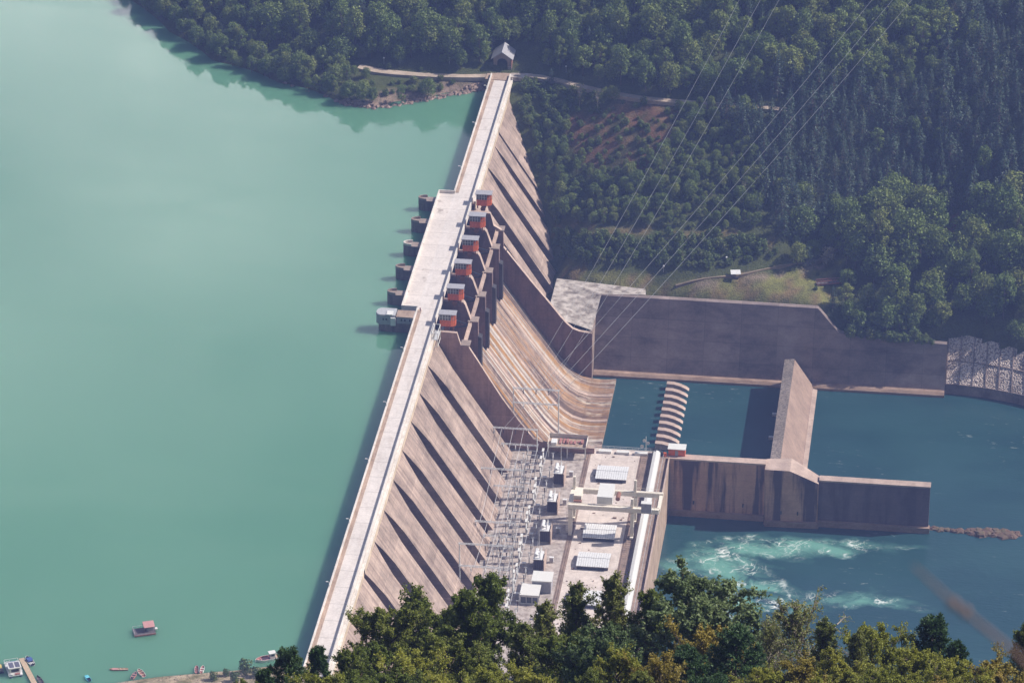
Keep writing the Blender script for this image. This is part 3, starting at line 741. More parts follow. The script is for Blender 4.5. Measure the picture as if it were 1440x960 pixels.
# piers
def pier(i, p):
    t = 1.9
    mb = MB()
    # rounded upstream nose: plan outline, boat shaped with a raised rim
    nose = [(-8.0, p - t), (-17.5, p - t)] + [(-17.5 - 3.3 * math.sin(a), p - t * math.cos(a)) for a in np.linspace(.25, math.pi - .25, 9)] + [(-17.5, p + t), (-8.0, p + t)]
    mb.prism(nose, -30, 4.2, 'z', 0, 1)
    o = mb.build('pier_head', [M['pier'], M['piertop']], dam)
    rim = MB(); q = nose[1:-1]
    for a, b in zip(q[:-1], q[1:]):
        d = Vector((b[0] - a[0], b[1] - a[1], 0)).normalized(); nv = Vector((-d.y, d.x, 0)) * .28
        rim.add([(a[0], a[1], 4.2), (b[0], b[1], 4.2), (b[0] - nv.x, b[1] - nv.y, 4.2), (a[0] - nv.x, a[1] - nv.y, 4.2), (a[0], a[1], 5.1), (b[0], b[1], 5.1), (b[0] - nv.x, b[1] - nv.y, 5.1), (a[0] - nv.x, a[1] - nv.y, 5.1)],
                [(0, 1, 5, 4), (2, 3, 7, 6), (4, 5, 6, 7), (0, 4, 7, 3), (1, 2, 6, 5)])
    rim.build('rim', M['parapet'] if i == 3 else M['piertop'], o)
    if i == 0 or i == 5:
        pass
    else:
        t = 1.15
        prof = [(-8, 2.85), (7.2, 2.4), (7.9, 1.4), (10.0, -5.0), (12.6, -5.1), (12.6, -31), (9, -31), (-8, -31)]
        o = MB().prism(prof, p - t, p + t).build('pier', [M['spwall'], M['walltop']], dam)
        for q in o.data.polygons:
            if q.normal.z > .2: q.material_index = 1
        MB().prism([(12.62, -11), (13.9, -11.5), (13.9, -26.5), (12.62, -26)], p - 1.5, p + 1.5).build('guide_slab', M['darksteel'], dam)  # near-black colour carries black staining plus the shade on its camera side
        MB().box(8.9, 12.7, p - 2.1, p + 2.1, -5.05, -4.7).build('trunnion_platform', M['piertop'], dam)
for i, p in enumerate(PU): pier(i, p)
MB().box(9.4, 12.8, S0 - .15, S0 + 4.1, -2.68, -2.3).build('trunnion_platform', M['piertop'], dam)
MB().box(8.7, 12.6, S1 - 3.2, S1 + 1, -5.18, -4.8).build('trunnion_platform', M['piertop'], dam)
MB().prism([(12.42, -13), (13.7, -13.4), (13.7, -26.5), (12.42, -26)], S1 - 2.9, S1 - .3).build('guide_slab', M['darksteel'], dam)  # same dark slab tone: staining and shade in one colour
for a, b in zip(PU[:-1], PU[1:]):
    # trunnion walkway across the bay, and the curved gate leaf behind it
    MB().box(9.6, 10.5, a + 2.0, b - 2.2, -6.2, -5.2).box(9.5, 9.56, a + 2.0, b - 2.2, -5.2, -4.3).build('bay_walkway', M['walltop'], dam)
    arc = [(10.5 - 10.6 * math.cos(t), -5.5 + 10.6 * math.sin(t)) for t in np.linspace(-.42, .55, 9)]
    mb = MB(); k = len(arc)
    mb.add([(x, a + 1.95, z) for x, z in arc] + [(x, b - 1.95, z) for x, z in arc] + [(x + .5, a + 1.95, z) for x, z in arc] + [(x + .5, b - 1.95, z) for x, z in arc],
           [(i, i + 1, k + i + 1, k + i) for i in range(k - 1)] + [(2 * k + i, 3 * k + i, 3 * k + i + 1, 2 * k + i + 1) for i in range(k - 1)] + [(k - 1, 2 * k - 1, 4 * k - 1, 3 * k - 1)])
    for uu in (a + 3.2, b - 3.2):
        mb.tube([(.6, uu, -2.6), (10, uu, -5.8)], .3, 5); mb.tube([(.4, uu, -7.6), (10, uu, -5.8)], .3, 5)
    mb.build('spillway_gate', M['gate'], dam)

# ---- orange hoist houses
def hoist(label, p, z=2.45):
    t = dthing('hoist_house', label, 'hoist house', 1.0, p, z, 'orange hoist houses along the spillway')
    plan = [(.7, -2.2), (4.7, -2.2), (6.3, -1.2), (6.3, .5), (5.4, 1.0), (.7, 1.0)]
    MB().prism(plan, 1.2, 3.7, 'z').build('cladding', M['orange'], t)
    plan2 = [(x * .99 + .02, y * .985) for x, y in plan]
    gl = MB().prism(plan2, 3.702, 5.9, 'z').build('window_band', M['window'], t)
    mu = MB()
    for a, b in zip(plan, plan[1:]):
        L = math.hypot(b[0] - a[0], b[1] - a[1]); k = max(1, round(L / .9))
        for j in range(k + 1):
            x, y = a[0] + (b[0] - a[0]) * j / k, a[1] + (b[1] - a[1]) * j / k
            mu.box(x - .08, x + .08, y - .08, y + .08, 3.7, 5.9)
        mu.tube([(a[0], a[1], 4.8), (b[0], b[1], 4.8)], .06, 4)
    mu.build('mullion', M['steel'], gl)
    # orange corner panels on the sunny end
    MB().prism([(4.75, -2.25), (6.37, -1.23), (6.37, -.1), (6.3, -.1), (6.3, -1.18), (4.72, -2.19)], 3.9, 5.5, 'z').build('end_panel', M['orange'], t)
    MB().box(.2, 6.6, -2.45, 1.3, 5.9, 6.15).build('roof', M['roofgrey'], t)
    mb = MB().box(.9, 1.3, -2, -1.6, 0, 1.2).box(.9, 1.3, 1.6, 2, 0, 1.2).box(5.2, 5.6, -1.6, -1.2, -1, 1.2).box(5.2, 5.6, 1.2, 1.6, -1, 1.2).box(.9, 5.6, -.3, .3, .75, 1.18)
    mb.build('support_frame', M['rust'], t)
    dr = MB(); dr.lathe([(.05, -1.3), (1.0, -1.3), (1.0, -1.1), (.8, -1.05), (.8, 1.05), (1.0, 1.1), (1.0, 1.3), (.05, 1.3)], sides=12)
    dr.v = [(3.2 + x, z_ - .9, y - .1) for x, y, z_ in dr.v]
    dr.build('hoist_drum', M['rust'], t)
    return t
names = ['orange hoist house nearest the camera, in front of the brown spillway side wall', 'second orange hoist house up from the near end of the spillway row',
         'third orange hoist house up from the near end of the spillway row', 'fourth orange hoist house up, third from the far end of the row',
         'orange hoist house next to the farthest one in the spillway row', 'farthest orange hoist house, where the widened crest road narrows again']
for nme, p in zip(names, PU): hoist(nme, p)
# steel stair tower next to the nearest hoist
t = dthing('access_frame', 'slim pale steel access frame hung outside the crest wall beside the nearest hoist house', 'steel frame', .1, 214, 3.4)
mb = MB()
for x in (.2, 2.2):
    for y in (-3.5, 3.5): mb.tube([(x, y, -3), (x, y, 2.4)], .14, 5)
for z in (-3, -.3, 2.4):
    for y in (-3.5, 3.5): mb.tube([(.2, y, z), (2.2, y, z)], .12, 5)
    for x in (.2, 2.2): mb.tube([(x, -3.5, z), (x, 3.5, z)], .12, 5)
mb.build('frame', M['white'], t)
MB().box(.2, 2.2, -3.5, 3.5, -.2, -.1).build('platform', M['steel'], t)

M['intakeroof'] = paint('grey_blue_roof_felt', (.42, .43, .45), .7, 0, .15, dirt=(.28, .26, .26))
# intake house on the nearest pier head
t = dthing('intake_house', 'low grey and white intake house on the pier nearest the camera, out over the lake', 'building', -7, 223, 4.3)
cur = [(-7.5, -2.9), (-12.8, -2.9)] + [(-12.8 - 1.9 * math.sin(a), -2.9 * math.cos(a)) for a in np.linspace(.25, math.pi - .25, 7)] + [(-12.8, 2.9), (-7.5, 2.9)]
MB().prism(cur, -1.2, 2.3, 'z').build('curved_wall', M['roofgrey'], t)
c2 = [(x * .985 - .1, y * .93) for x, y in cur]
MB().prism(c2, 2.303, 2.6, 'z').build('roof', M['intakeroof'], t)
MB().box(-10.6, -8.4, -3.0, 0, 2.62, 2.95).build('white_hatch', M['white'], t)
MB().box(-6.9, -.9, -2.9, 2.2, -.5, 2.0).build('side_block', M['roofgrey'], t)
MB().box(-7.1, -.95, -3.05, 2.3, 2.003, 2.25).build('flat_roof', M['walk'], t)
mb = MB()
for x in (-12, -10.9, -5.4, -4.2, -2.4): mb.box(x, x + .6, -2.97, -2.85, .5, 1.3)
mb.build('window', M['glassd'], t)
MB().box(-9, -7.2, -3.6, -2.92, -1.2, 1.8).build('door_bay', M['white'], t)
# white railing posts on pier head and lamp posts along the lake-side parapet
def lamp_post(v, u, z, h=5.0, out=-1.0, label=None, group='slim lamp posts on the crest parapets'):
    t = dthing('lamp_post', label, 'lamp post', v, u, z, group)
    MB().lathe([(.11, 0), (.07, h)], sides=6).build('post', M['steel'], t)
    MB().tube([(0, 0, h - .05), (out * .6, 0, h + .15), (out, 0, h + .1)], .05, 5).build('arm', M['steel'], t)
    MB().box(out - .35, out + .35, -.16, .16, h, h + .16).build('lamp_head', M['white'], t)
    return t
LPu = [36, 76, 116, 156, 196, 345, 385, 420]
for u in LPu: lamp_post(-7.78, u, 5.5, 1.6, -.7, 'slim short lamp post on the lake-side parapet of the crest road')

# ------------------------------------------------------------------ far tail structures
# training-wall end block, then battered retaining wall
bw = dthing('retaining_wall', 'tall dark concrete retaining wall along the far side of the stilling basin', 'retaining wall', 46.6, 321, -67)
def batter(z): return .345 * (z + 67)
prof = [(46.7, -37.8), (90, -37.9), (131.6, -38.0), (133, -39.3), (136, -42.4), (140.2, -46.5), (147, -47.6), (160, -48.0), (181.5, -48.4)]
V = []; 
for v, z in prof:
    V += [(v - 46.6, batter(-75), -8), (v - 46.6, batter(z), z + 67), (v - 46.6, batter(z) + 1.2, z + 67.2), (v - 46.6, batter(z) + 2.6, z + 66.9), (v - 46.6, batter(z) + 2.6, -8)]
k = len(prof); Fq = []
for i in range(k - 1):
    for j in range(5):
        a, b = i * 5 + j, i * 5 + (j + 1) % 5
        Fq.append((a, b, b + 5, a + 5))
Fq += [(0, 1, 2, 3, 4), tuple((k - 1) * 5 + j for j in range(5))]
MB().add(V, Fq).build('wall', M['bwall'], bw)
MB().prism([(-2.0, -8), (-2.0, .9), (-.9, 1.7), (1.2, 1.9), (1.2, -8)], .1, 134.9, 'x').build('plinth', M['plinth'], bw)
# sunlit end face closing the gap between training wall and the battered wall
MB().prism([(-4.4, -8), (-4.4, 20.6), (3.0, 20.8), (batter(-37.8) + 1.3, 29.6), (batter(-37.8) + 1.3, -8)], -1.4, -.02, 'x').build('end_pillar', M['face'], bw)
t = dthing('stone_bank', 'pale stone-pitched bank beyond the end of the retaining wall', 'stone bank', 181.6, 321, -67)
us = np.linspace(0, 60, 13); V = []
obf = lambda x: -(x / 60) ** 2 * 22
ztf = lambda x: 18.6 - 5 * (x / 60)
for i, x in enumerate(us):
    for j in range(8):
        f = j / 7; z = 4.2 + (ztf(x) - 4.2) * f
        V.append((x, obf(x) + 2.0 + 1.05 * (z - 4.2) + .2 * math.sin(i * 1.7 + j), z))
MB().add(V, [(i * 8 + j, (i + 1) * 8 + j, (i + 1) * 8 + j + 1, i * 8 + j + 1) for i in range(12) for j in range(7)]).build('stone_face', M['cobble'], t, fix=False)
V = []
for i, x in enumerate(us): V += [(x, obf(x) + .5, -8), (x, obf(x) + 1.6, 4.2), (x, obf(x) + 2.6, 4.2)]
MB().add(V, [(i * 3 + j, (i + 1) * 3 + j, (i + 1) * 3 + j + 1, i * 3 + j + 1) for i in range(12) for j in range(2)]).build('foot_wall', M['bwall'], t, fix=False)
for i in range(12):
    x = us[i]; zt = ztf(x)
    MB().tube([(x + .3, obf(x) + 2.0, 4.4), (x + .3, obf(x) + 1.9 + 1.05 * (zt - 4.2), zt + .1)], .26, 4).build('concrete_rib', M['bwall'], t)
for zz in (10.5,):
    MB().tube([(x, obf(x) + 1.95 + 1.05 * (zz - 4.2), zz + .1) for x in us], .2, 4).build('concrete_rib', M['bwall'], t)

# apron of pale concrete and rock above the training wall
mb = MB(); g = 14
def patch(c00, c10, c11, c01):
    V = []; c00, c10, c11, c01 = (D(*c) for c in (c00, c10, c11, c01))
    for i in range(g + 1):
        for j in range(g + 1):
            a, b = i / g, j / g
            P = (c00 * (1 - a) + c10 * a) * (1 - b) + (c01 * (1 - a) + c11 * a) * b
            V.append((P[0], P[1], P[2] + .2 + (R.uniform(-.1, .1) if 0 < i < g and 0 < j < g else 0)))
    mb.add(V, [(i * (g + 1) + j, (i + 1) * (g + 1) + j, (i + 1) * (g + 1) + j + 1, i * (g + 1) + j + 1) for i in range(g) for j in range(g)])
patch(APC[0], APC[1], APC[2], APC[3]); patch(APC[3], APC[2], APC[4], APC[5])
o = mb.build('apron', M['apron'], None, fix=False); tag(o, 'cracked pale concrete apron on the bank beside the spillway', 'apron', kind='structure')

# baffle fins in the stilling basin
def fin_mesh():
    prof = [(-.2, -4), (-.2, 2.6), (2.6, 2.5), (5.0, 1.9), (7.2, .9), (9.2, -.6), (9.6, -4)]
    return MB().prism(prof, -1.15, 1.15)
f0 = fin_mesh().build('baffle_block', M['walltop']); 
for k in range(10):
    f = f0 if k == 0 else f0.copy()
    if k: COL.objects.link(f)
    dplace(f, 76.0, 313.2 - 5.2 * k, -67)
    tag(f, ['curved concrete baffle block at the far end of the row, by the dark retaining wall', 'pale curved concrete baffle block in the middle of the row standing in the stilling basin',
            'curved concrete baffle block at the near end of the row, behind the small orange cabin'][0 if k == 0 else 2 if k == 9 else 1], 'baffle block', 'row of baffle blocks in the stilling basin')

# divider wall
t = dthing('divider_wall', 'broad sloping concrete divider wall across the basin with a lichened ridge', 'wall', 121, 219, -67)
cs = lambda y: [(-1.2, -6), (-.9, 11.6), (3.0, 12.0), (3.3, 11.8), (10.4, 1.0), (10.4, -6)]
MB().prism([(3.02, -6), (3.02, 11.9), (10.4, 1.0), (10.4, -6)], 3.5, 101.5).build('sloping_face', M['divface'], t)
MB().prism([(-1.0, -6), (-.8, 11.7), (3.0, 12.2), (3.0, -6)], 3.5, 101.5).build('ridge', M['divtop'], t)
MB().prism([(10.42, -6), (10.42, 1.1), (12.2, .9), (12.2, -6)], 3.5, 99).build('toe_kerb', M['walltop'], t)
mb = MB().box(-3.2, -1.05, 70, 71.2, 4, 5).box(-3.2, -1.05, 52, 53.2, 4, 5)
mb.build('bracket', M['steel'], t)

# tailrace wall
t = dthing('tailrace_wall', 'long stained brown tailrace wall running out from the power station', 'wall', 82, 218.6, -67)
MB().box(.6, 38, .0, 3.2, -6, 22.7).build('stained_wall', M['tail'], t)
MB().box(.6, 38.1, -.15, 3.5, 22.7, 23.3).build('coping', M['walltop'], t)
MB().prism([(38.0, -3.4), (47, -3.4), (57.4, -2.6), (57.4, 3.2), (47, 6.2), (38.0, 4.6)], -6, 17.8, 'z').build('buttress_block', M['tail'], t)
kb = MB(); 
kb.add([(38, -3.4, 17.8), (47, -3.4, 17.8), (57.4, -2.6, 17.8), (57.4, 3.2, 17.8), (47, 6.2, 17.8), (38, 4.6, 17.8),
        (38, -3.4, 22.9), (47, -3.4, 22.9), (57.4, -2.6, 17.9), (57.4, 3.2, 17.9), (47, 6.2, 22.9), (38, 4.6, 22.9)],
       [(0, 1, 7, 6), (1, 2, 8, 7), (2, 3, 9, 8), (3, 4, 10, 9), (4, 5, 11, 10), (5, 0, 6, 11), (6, 7, 10, 11), (7, 8, 9, 10)])
o = kb.build('sloping_cap', [M['tail'], M['walltop']], t)
for p in o.data.polygons:
    if p.normal.z > .5: p.material_index = 1
MB().box(57.42, 97.3, -1.2, 2.0, -6, 18.2).build('outer_wall', M['taild'], t)
MB().box(57.5, 97.5, -1.4, 2.2, 18.203, 18.8).build('coping', M['walltop'], t)
MB().prism([(.6, -1.1), (38, -1.2), (38.5, -4.6), (57.6, -4.0), (58.2, -2.4), (97.8, -2.4), (97.8, 0), (.6, 0)], -6, 2.2, 'z').build('plinth', M['plinth'], t)
mb = MB()
for x in (12, 30, 44, 50): mb.box(x, x + .5, -.5 if x < 38 else -3.75, -.02 if x < 38 else -3.42, 5, 6.2)
mb.build('drain', M['darksteel'], t)

# small orange cabin on the tailrace wall
t = dthing('gauge_cabin', 'small orange cabin with a white roof at the near end of the baffle row', 'cabin', 85.5, 221.8, -43.6)
MB().box(-.8, 5.2, -1.5, 2.2, 0, 2.6).build('cabin_wall', M['orange'], t)
MB().box(-1.1, 5.4, -1.8, 2.5, 2.603, 2.85).build('roof', M['white'], t)
MB().box(1.6, 2.7, -1.56, -1.5, .1, 2.1).build('door', M['roofgrey'], t)

# rocky spit beyond the outer wall
mb = MB(); 
for k in range(110):
    f = k / 109; v = 180.5 + 31 * f; u = 219.8 + R.uniform(-1, 1) * (.7 if f < .45 else 1.7) - .8 * f
    s = R.uniform(.45, 1.1) * (1.0 if f < .45 else 1.6) * (.6 if f > .96 else 1)
    h = s * R.uniform(.5, .9); pts = []
    for zf, rf in ((-.8, 1.25), (.1, 1.1), (.7, .8), (1, .4)):
        for a in range(7):
            aa = a / 7 * 2 * math.pi; rr = s * rf * R.uniform(.6, 1.35)
            pts.append((v - 180 + rr * math.cos(aa) * 1.4, u - 220 + rr * math.sin(aa) * 1.2, h * zf + R.uniform(-.1, .1)))
    mb.add(pts, [(r * 7 + a, r * 7 + (a + 1) % 7, (r + 1) * 7 + (a + 1) % 7, (r + 1) * 7 + a) for r in range(3) for a in range(7)] + [tuple(21 + a for a in range(7))])
o = mb.build('rock_spit', M['riprap']); dplace(o, 180, 220, -67); tag(o, 'low brown rocky spit in the river past the end of the tailrace wall', 'rocks')

# ------------------------------------------------------------------ power station
ZD = -43.5
ps = dthing('power_station', 'flat-roofed concrete power station block at the foot of the dam', 'power station', 0, 0, ZD)
MB().box(56.6, 83, 66, 222.4, -30, 0).build('turbine_hall_roof', M['deck'], ps)
MB().box(27, 56.57, 66, 222.4, -30, -.02).build('transformer_yard', M['gravel'], ps)
MB().box(83.03, 85.2, 66, 219, -30, -1.2).build('draft_tube_deck', M['walk'], ps)
MB().box(84.9, 85.3, 66, 219, -1.2, .0).build('edge_parapet', M['walltop'], ps)
mb = MB()
for a in (55.4, 56.2): mb.box(a, a + .18, 70, 221, .0, .18)
mb.box(54.9, 56.9, 70, 221, -.3, .012)
mb.build('crane_rail', M['track'], ps)
mb = MB().box(74.6, 78.6, 70, 221, -.3, .016)
for a in (75.2, 77.6): mb.box(a, a + .2, 70, 221, .016, .2)
for u in np.arange(72, 220, 1.4): mb.box(74.9, 78.3, u, u + .35, .018, .09)
mb.build('crane_rail', M['track'], ps)
MB().prism([(79.4, .0), (79.4, 1.9), (80.5, 2.2), (81.9, 1.9), (81.9, .0)], 70, 219.5).build('white_duct', M['white'], ps)
mb = MB().box(78.7, 79.35, 70, 220, 0, .25).box(82, 83.9, 70, 219, -.4, .02)
mb.build('cable_trench', M['track'], ps)
def hatch(u0, u1, v0=60.5, v1=71.8):
    o = MB().box(v0 + .3, v1 - .3, u0 + .3, u1 - .3, 0, 1.5).build('hatch_wall', M['darksteel'], ps)
    mb = MB(); k = 14
    um = (u0 + u1) / 2
    for (a, b, z0, z1) in ((u0, um - .12, 1.5, 2.15), (um + .12, u1, 2.15, 1.5)):
        for i in range(k):
            x0 = v0 + (v1 - v0) * i / k; x1 = v0 + (v1 - v0) * (i + 1) / k; h = .05 if i % 2 else 0
            mb.add([(x0, a, z0 + h), (x1 - .08, a, z0 + h), (x1 - .08, b, z1 + h), (x0, b, z1 + h), (x0, a, z0 - .15), (x1 - .08, a, z0 - .15), (x1 - .08, b, z1 - .15), (x0, b, z1 - .15)],
                   [(0, 1, 2, 3), (0, 4, 5, 1), (2, 6, 7, 3), (1, 5, 6, 2), (0, 3, 7, 4)])
    mb.build('roof_hatch', M['roofpale'], ps)
for u0 in (197.8, 156.4, 137.0, 112.0): hatch(u0, u0 + 9.6)
for v in (59.5, 66.0, 72.6): MB().box(v, v + 4.6, 218.6, 220.3, 0, .9).build('skylight', M['white'], ps)
mb = MB()
for _ in range(90):
    v, u, s = R.uniform(58, 73), R.uniform(90, 218), R.uniform(.15, .6)
    if any(a - 1 < u < a + 11 and 60 < v < 72.2 for a in (197.8, 156.4, 137, 112)): continue
    mb.box(v, v + s * R.uniform(.6, 2.4), u, u + s, 0, s * R.uniform(.3, .9))
mb.build('deck_fitting', M['track'], ps)
mb = MB()
for u in np.arange(80, 219, 2.5): mb.box(83.05, 83.13, u, u + .08, -.2, 1.1)
mb.box(83.04, 83.14, 80, 219, 1.08, 1.16); mb.build('railing', M['steel'], ps)
# railing along the far edge and the little masts with dishes
mb = MB()
for v in np.arange(56, 83, 2.2): mb.tube([(v, 222.1, 0), (v, 222.1, 1.2)], .06, 4)
mb.tube([(56, 222.1, 1.2), (83, 222.1, 1.2)], .07, 4).tube([(56, 222.1, .6), (83, 222.1, .6)], .05, 4)
mb.build('railing', M['steel'], ps)
t = dthing('signal_mast', 'slim mast with round white dishes at the far corner of the power station roof', 'mast', 76.5, 220.6, ZD)
MB().lathe([(.16, 0), (.1, 7)], sides=6).build('mast', M['steel'], t)
for (x, z) in ((-.6, 5.6), (.7, 4.6), (-1.4, 3.2)):
    d = MB().lathe([(.05, .0), (.55, .18), (.7, .42), (.66, .44), (.5, .22), (.05, .08)], sides=12); d.v = [(x + a, -.3 - c, z + b) for a, b, c in d.v]
    d.build('dish', M['white'], t)
t = dthing('stop_log_rack', 'dark tangle of steel stop-log lifting gear at the corner of the power station roof', 'lifting gear', 81, 220.3, ZD)
mb = MB()
for i in range(5): mb.box(-2 + i * .9, -1.6 + i * .9, -1.4, 1.2, 0, 1.8 + .5 * (i % 2))
mb.box(-2.2, 2.6, -.2, .2, 1.9, 2.3); mb.build('beam_stack', M['darksteel'], t)
MB().box(1.8, 3.0, -1.3, -.6, 0, 1.5).build('red_box', M['orange'], t)

# open shelter at the far end of the yard
t = dthing('open_shelter', 'open-sided shelter with a flat red-brown roof between the yard and the spillway', 'shelter', 41.5, 216, ZD)
MB().box(0, 14, -2.6, 4.2, 4.2, 4.6).build('flat_roof', M['walk'], t)
mb = MB()
for x in (.2, 7, 13.5): mb.box(x, x + .35, -2.5, -2.15, 0, 4.2); 
for x in (.2, 7, 13.5): mb.box(x, x + .35, 3.6, 3.95, 0, 4.2)
mb.build('column', M['white'], t)
mb = MB().box(0, 14, -2.75, -2.62, 4.25, 4.9).box(0, 14, 4.22, 4.35, 4.25, 6.2).box(13.9, 14.03, -2.6, 4.2, 4.65, 5.8).box(0, .13, -2.6, 4.2, 4.65, 5.6)
mb.build('roof_kerb', M['parapet'], t)
MB().box(1.2, 3.2, -1.8, 1.4, 4.6, 5.7).build('vent_box', M['roofpale'], t)
mb = MB()
for k in range(7): mb.box(4 + k * 1.3, 4.7 + k * 1.3, R.uniform(-2, 1), R.uniform(1.5, 3.4), 4.6, 4.9 + R.uniform(0, .5))
mb.build('stored_timber', M['redwood'], t)
MB().box(.6, 13.4, 4.0, 4.18, 0, 4.2).build('inside_shade_panel', M['opening_shade'], t)  # near-black panel paints in the dark of the shelter's inside

# white station office near the trees
t = dthing('white_office', 'small white flat-roofed office with glazed front at the near end of the yard', 'building', 44, 112, ZD)
MB().box(.3, 6.2, .3, 7.2, 0, 3.4).build('glazed_wall', M['glassd'], t)
MB().box(0, 6.6, 0, 7.6, 3.4, 3.75).build('flat_roof', M['white'], t)
MB().box(3.4, 9.8, 7.9, 14, 0, 4.6).build('rear_wall', M['roofgrey'], t)
MB().box(3.1, 10.1, 7.64, 14.3, 4.6, 4.95).build('upper_roof', M['white'], t)
mb = MB()
for x in (.2, 2.2, 4.2, 6.2): mb.box(x, x + .18, .12, .28, 0, 3.4)
for y in (2.5, 5): mb.box(6.22, 6.4, y, y + .18, 0, 3.4)
mb.box(.2, 6.4, .12, .28, 0, .5).box(.2, 6.4, .12, .28, 2.9, 3.4)
mb.build('window_frame', M['white'], t)

# ---- gantry crane
t = dthing('gantry_crane', 'cream gantry crane straddling the power station roof', 'gantry crane', 55.8, 160.5, ZD)
for y in (0, 11.2):
    for (x, w_) in ((0, .7), (21.6, .6)):
        MB().add([(x - w_, y - .6, .9), (x + w_, y - .6, .9), (x + w_, y + .6, .9), (x - w_, y + .6, .9), (x - w_ * .8, y - .8, 10.2), (x + w_ * 1.2, y - .8, 10.2), (x + w_ * 1.2, y + .8, 10.2), (x - w_ * .8, y + .8, 10.2)],
                 [(3, 2, 1, 0), (4, 5, 6, 7), (0, 1, 5, 4), (1, 2, 6, 5), (2, 3, 7, 6), (3, 0, 4, 7)]).build('leg', M['cream'], t)
        b = MB().box(x - .55, x + .55, y - 1.5, y + 1.5, .2, .9).build('bogie', M['cream'], t)
        ww = MB()
        for yy in (-1, 1):
            l = MB().lathe([(.05, -.2), (.45, -.2), (.45, .2), (.05, .2)], sides=10); l.v = [(x + z_, y + yy + a, .47 + bb) for a, bb, z_ in l.v]; ww.v, ww.f, ww.m = ww.v, ww.f, ww.m; ww.add(l.v, l.f)
        ww.build('wheel', M['darksteel'], b)
for y, x1 in ((0, 31), (11.2, 31.4)):
    g_ = MB().box(-.9, x1, y - .7, y + .7, 10.5, 12.2).build('girder', M['cream'], t)
    rl = MB().box(-.9, x1, y - .06 + (.5 if y == 0 else -.5), y + .06 + (.5 if y == 0 else -.5), 12.2, 12.35)
    for k in range(0, 32, 2): rl.tube([(k - .6, y + (-.7 if y == 0 else .7), 12.2), (k - .6, y + (-.7 if y == 0 else .7), 13.2)], .04, 4)
    rl.tube([(-.9, y + (-.7 if y == 0 else .7), 13.2), (x1, y + (-.7 if y == 0 else .7), 13.2)], .05, 4); rl.build('rail', M['cream'], g_)
MB().box(-.9, .7, .8, 10.4, 10.3, 11.9).box(30.2, 31.3, .8, 10.4, 10.6, 11.8).build('end_tie', M['cream'], t)
for (x, y) in ((.2, 11.2), (21.6, 11.2), (21.6, 0)): MB().box(x - .45, x + .45, y - .45, y + .45, 12.2, 16.8 if y else 15.8).build('mast_post', M['cream'], t)
o = MB().box(9.2, 14.6, .9, 10.4, 12.36, 15.2).build('trolley', M['white'], t)
mb = MB().lathe([(.05, -2.0), (.8, -2.0), (.8, 2.0), (.05, 2.0)], sides=12); mb.v = [(16.2 + a, 5.5 + c, 13.2 + b) for a, b, c in mb.v]; mb.build('winding_drum', M['rust'], o)
MB().box(.9, 3.6, 2.4, 7.8, 11.9, 14.2).build('machine_room', M['cream'], t)
MB().box(1.0, 3.8, .9, 2.0, 12.2, 12.9).build('motor_box', M['rust'], t)
o = MB().box(25.0, 28.5, -2.6, -.8, 11.8, 15.4).build('operator_cab', M['roofgrey'], t)
MB().box(24.9, 28.6, -2.7, -.7, 15.4, 15.6).build('cab_roof', M['white'], o)
mb = MB(); n_ = 12
for k in range(n_): mb.tube([(-.75, -.75, 1.2 + k * .75), (-1.3, -.75, 1.2 + k * .75)], .05, 4)
mb.tube([(-.75, -.75, 1), (-.75, -.75, 10.2)], .06, 4).tube([(-1.3, -.75, 1), (-1.3, -.75, 10.2)], .06, 4)
mb.build('ladder', M['cream'], t)

# ---- transformers
def transformer():
    t = dthing('transformer', None, 'transformer', 0, 0, ZD, 'transformers in the yard')
    MB().box(-.2, 3.5, 0, 6.6, 0, .5).build('plinth', M['gravel'], t)
    tk = MB().box(.2, 3.2, .6, 6.2, .5, 4.6)
    for k in range(7): tk.box(3.2, 3.62, .9 + k * .74, 1.15 + k * .74, .8, 4.2)
    for k in range(4): tk.box(.45 + k * .7, .62 + k * .7, .18, .6, .8, 4.2)
    tk.build('tank', M['transf'], t)
    MB().box(3.7, 4.0, -.4, 7.0, 0, 5.2).build('fire_wall', M['walltop'], t)
    c = MB().lathe([(.05, -2.2), (.62, -2.1), (.62, 2.1), (.05, 2.2)], sides=10); c.v = [(.9 + a, 3.4 + z_, 5.9 + b) for a, b, z_ in c.v]; c.build('conservator', M['roofpale'], t)
    MB().box(.1, 3.3, .5, 6.3, 4.6, 4.85).build('lid', M['roofpale'], t)
    for k in range(3):
        MB().lathe([(.22, 4.85), (.22, 5.1)] + [(.30 if j % 2 else .16, 5.2 + j * .2) for j in range(9)] + [(.06, 7.1)], 2.4, 1.5 + k * 1.8, 8).build('bushing', M['porcelain'], t)
    return t
tr0 = transformer()
TRL = ['maroon transformer at the far end of the yard, by the open shelter', 'second maroon transformer from the open shelter', 'third maroon transformer from the open shelter, level with the gantry crane leg',
       'maroon transformer nearest the white office']
for i, u in enumerate((193.2, 173.3, 152.8, 133.4)):
    t = tr0 if i == 0 else copy_tree(tr0)
    dplace(t, 45.9, u, ZD); t['label'] = TRL[i]
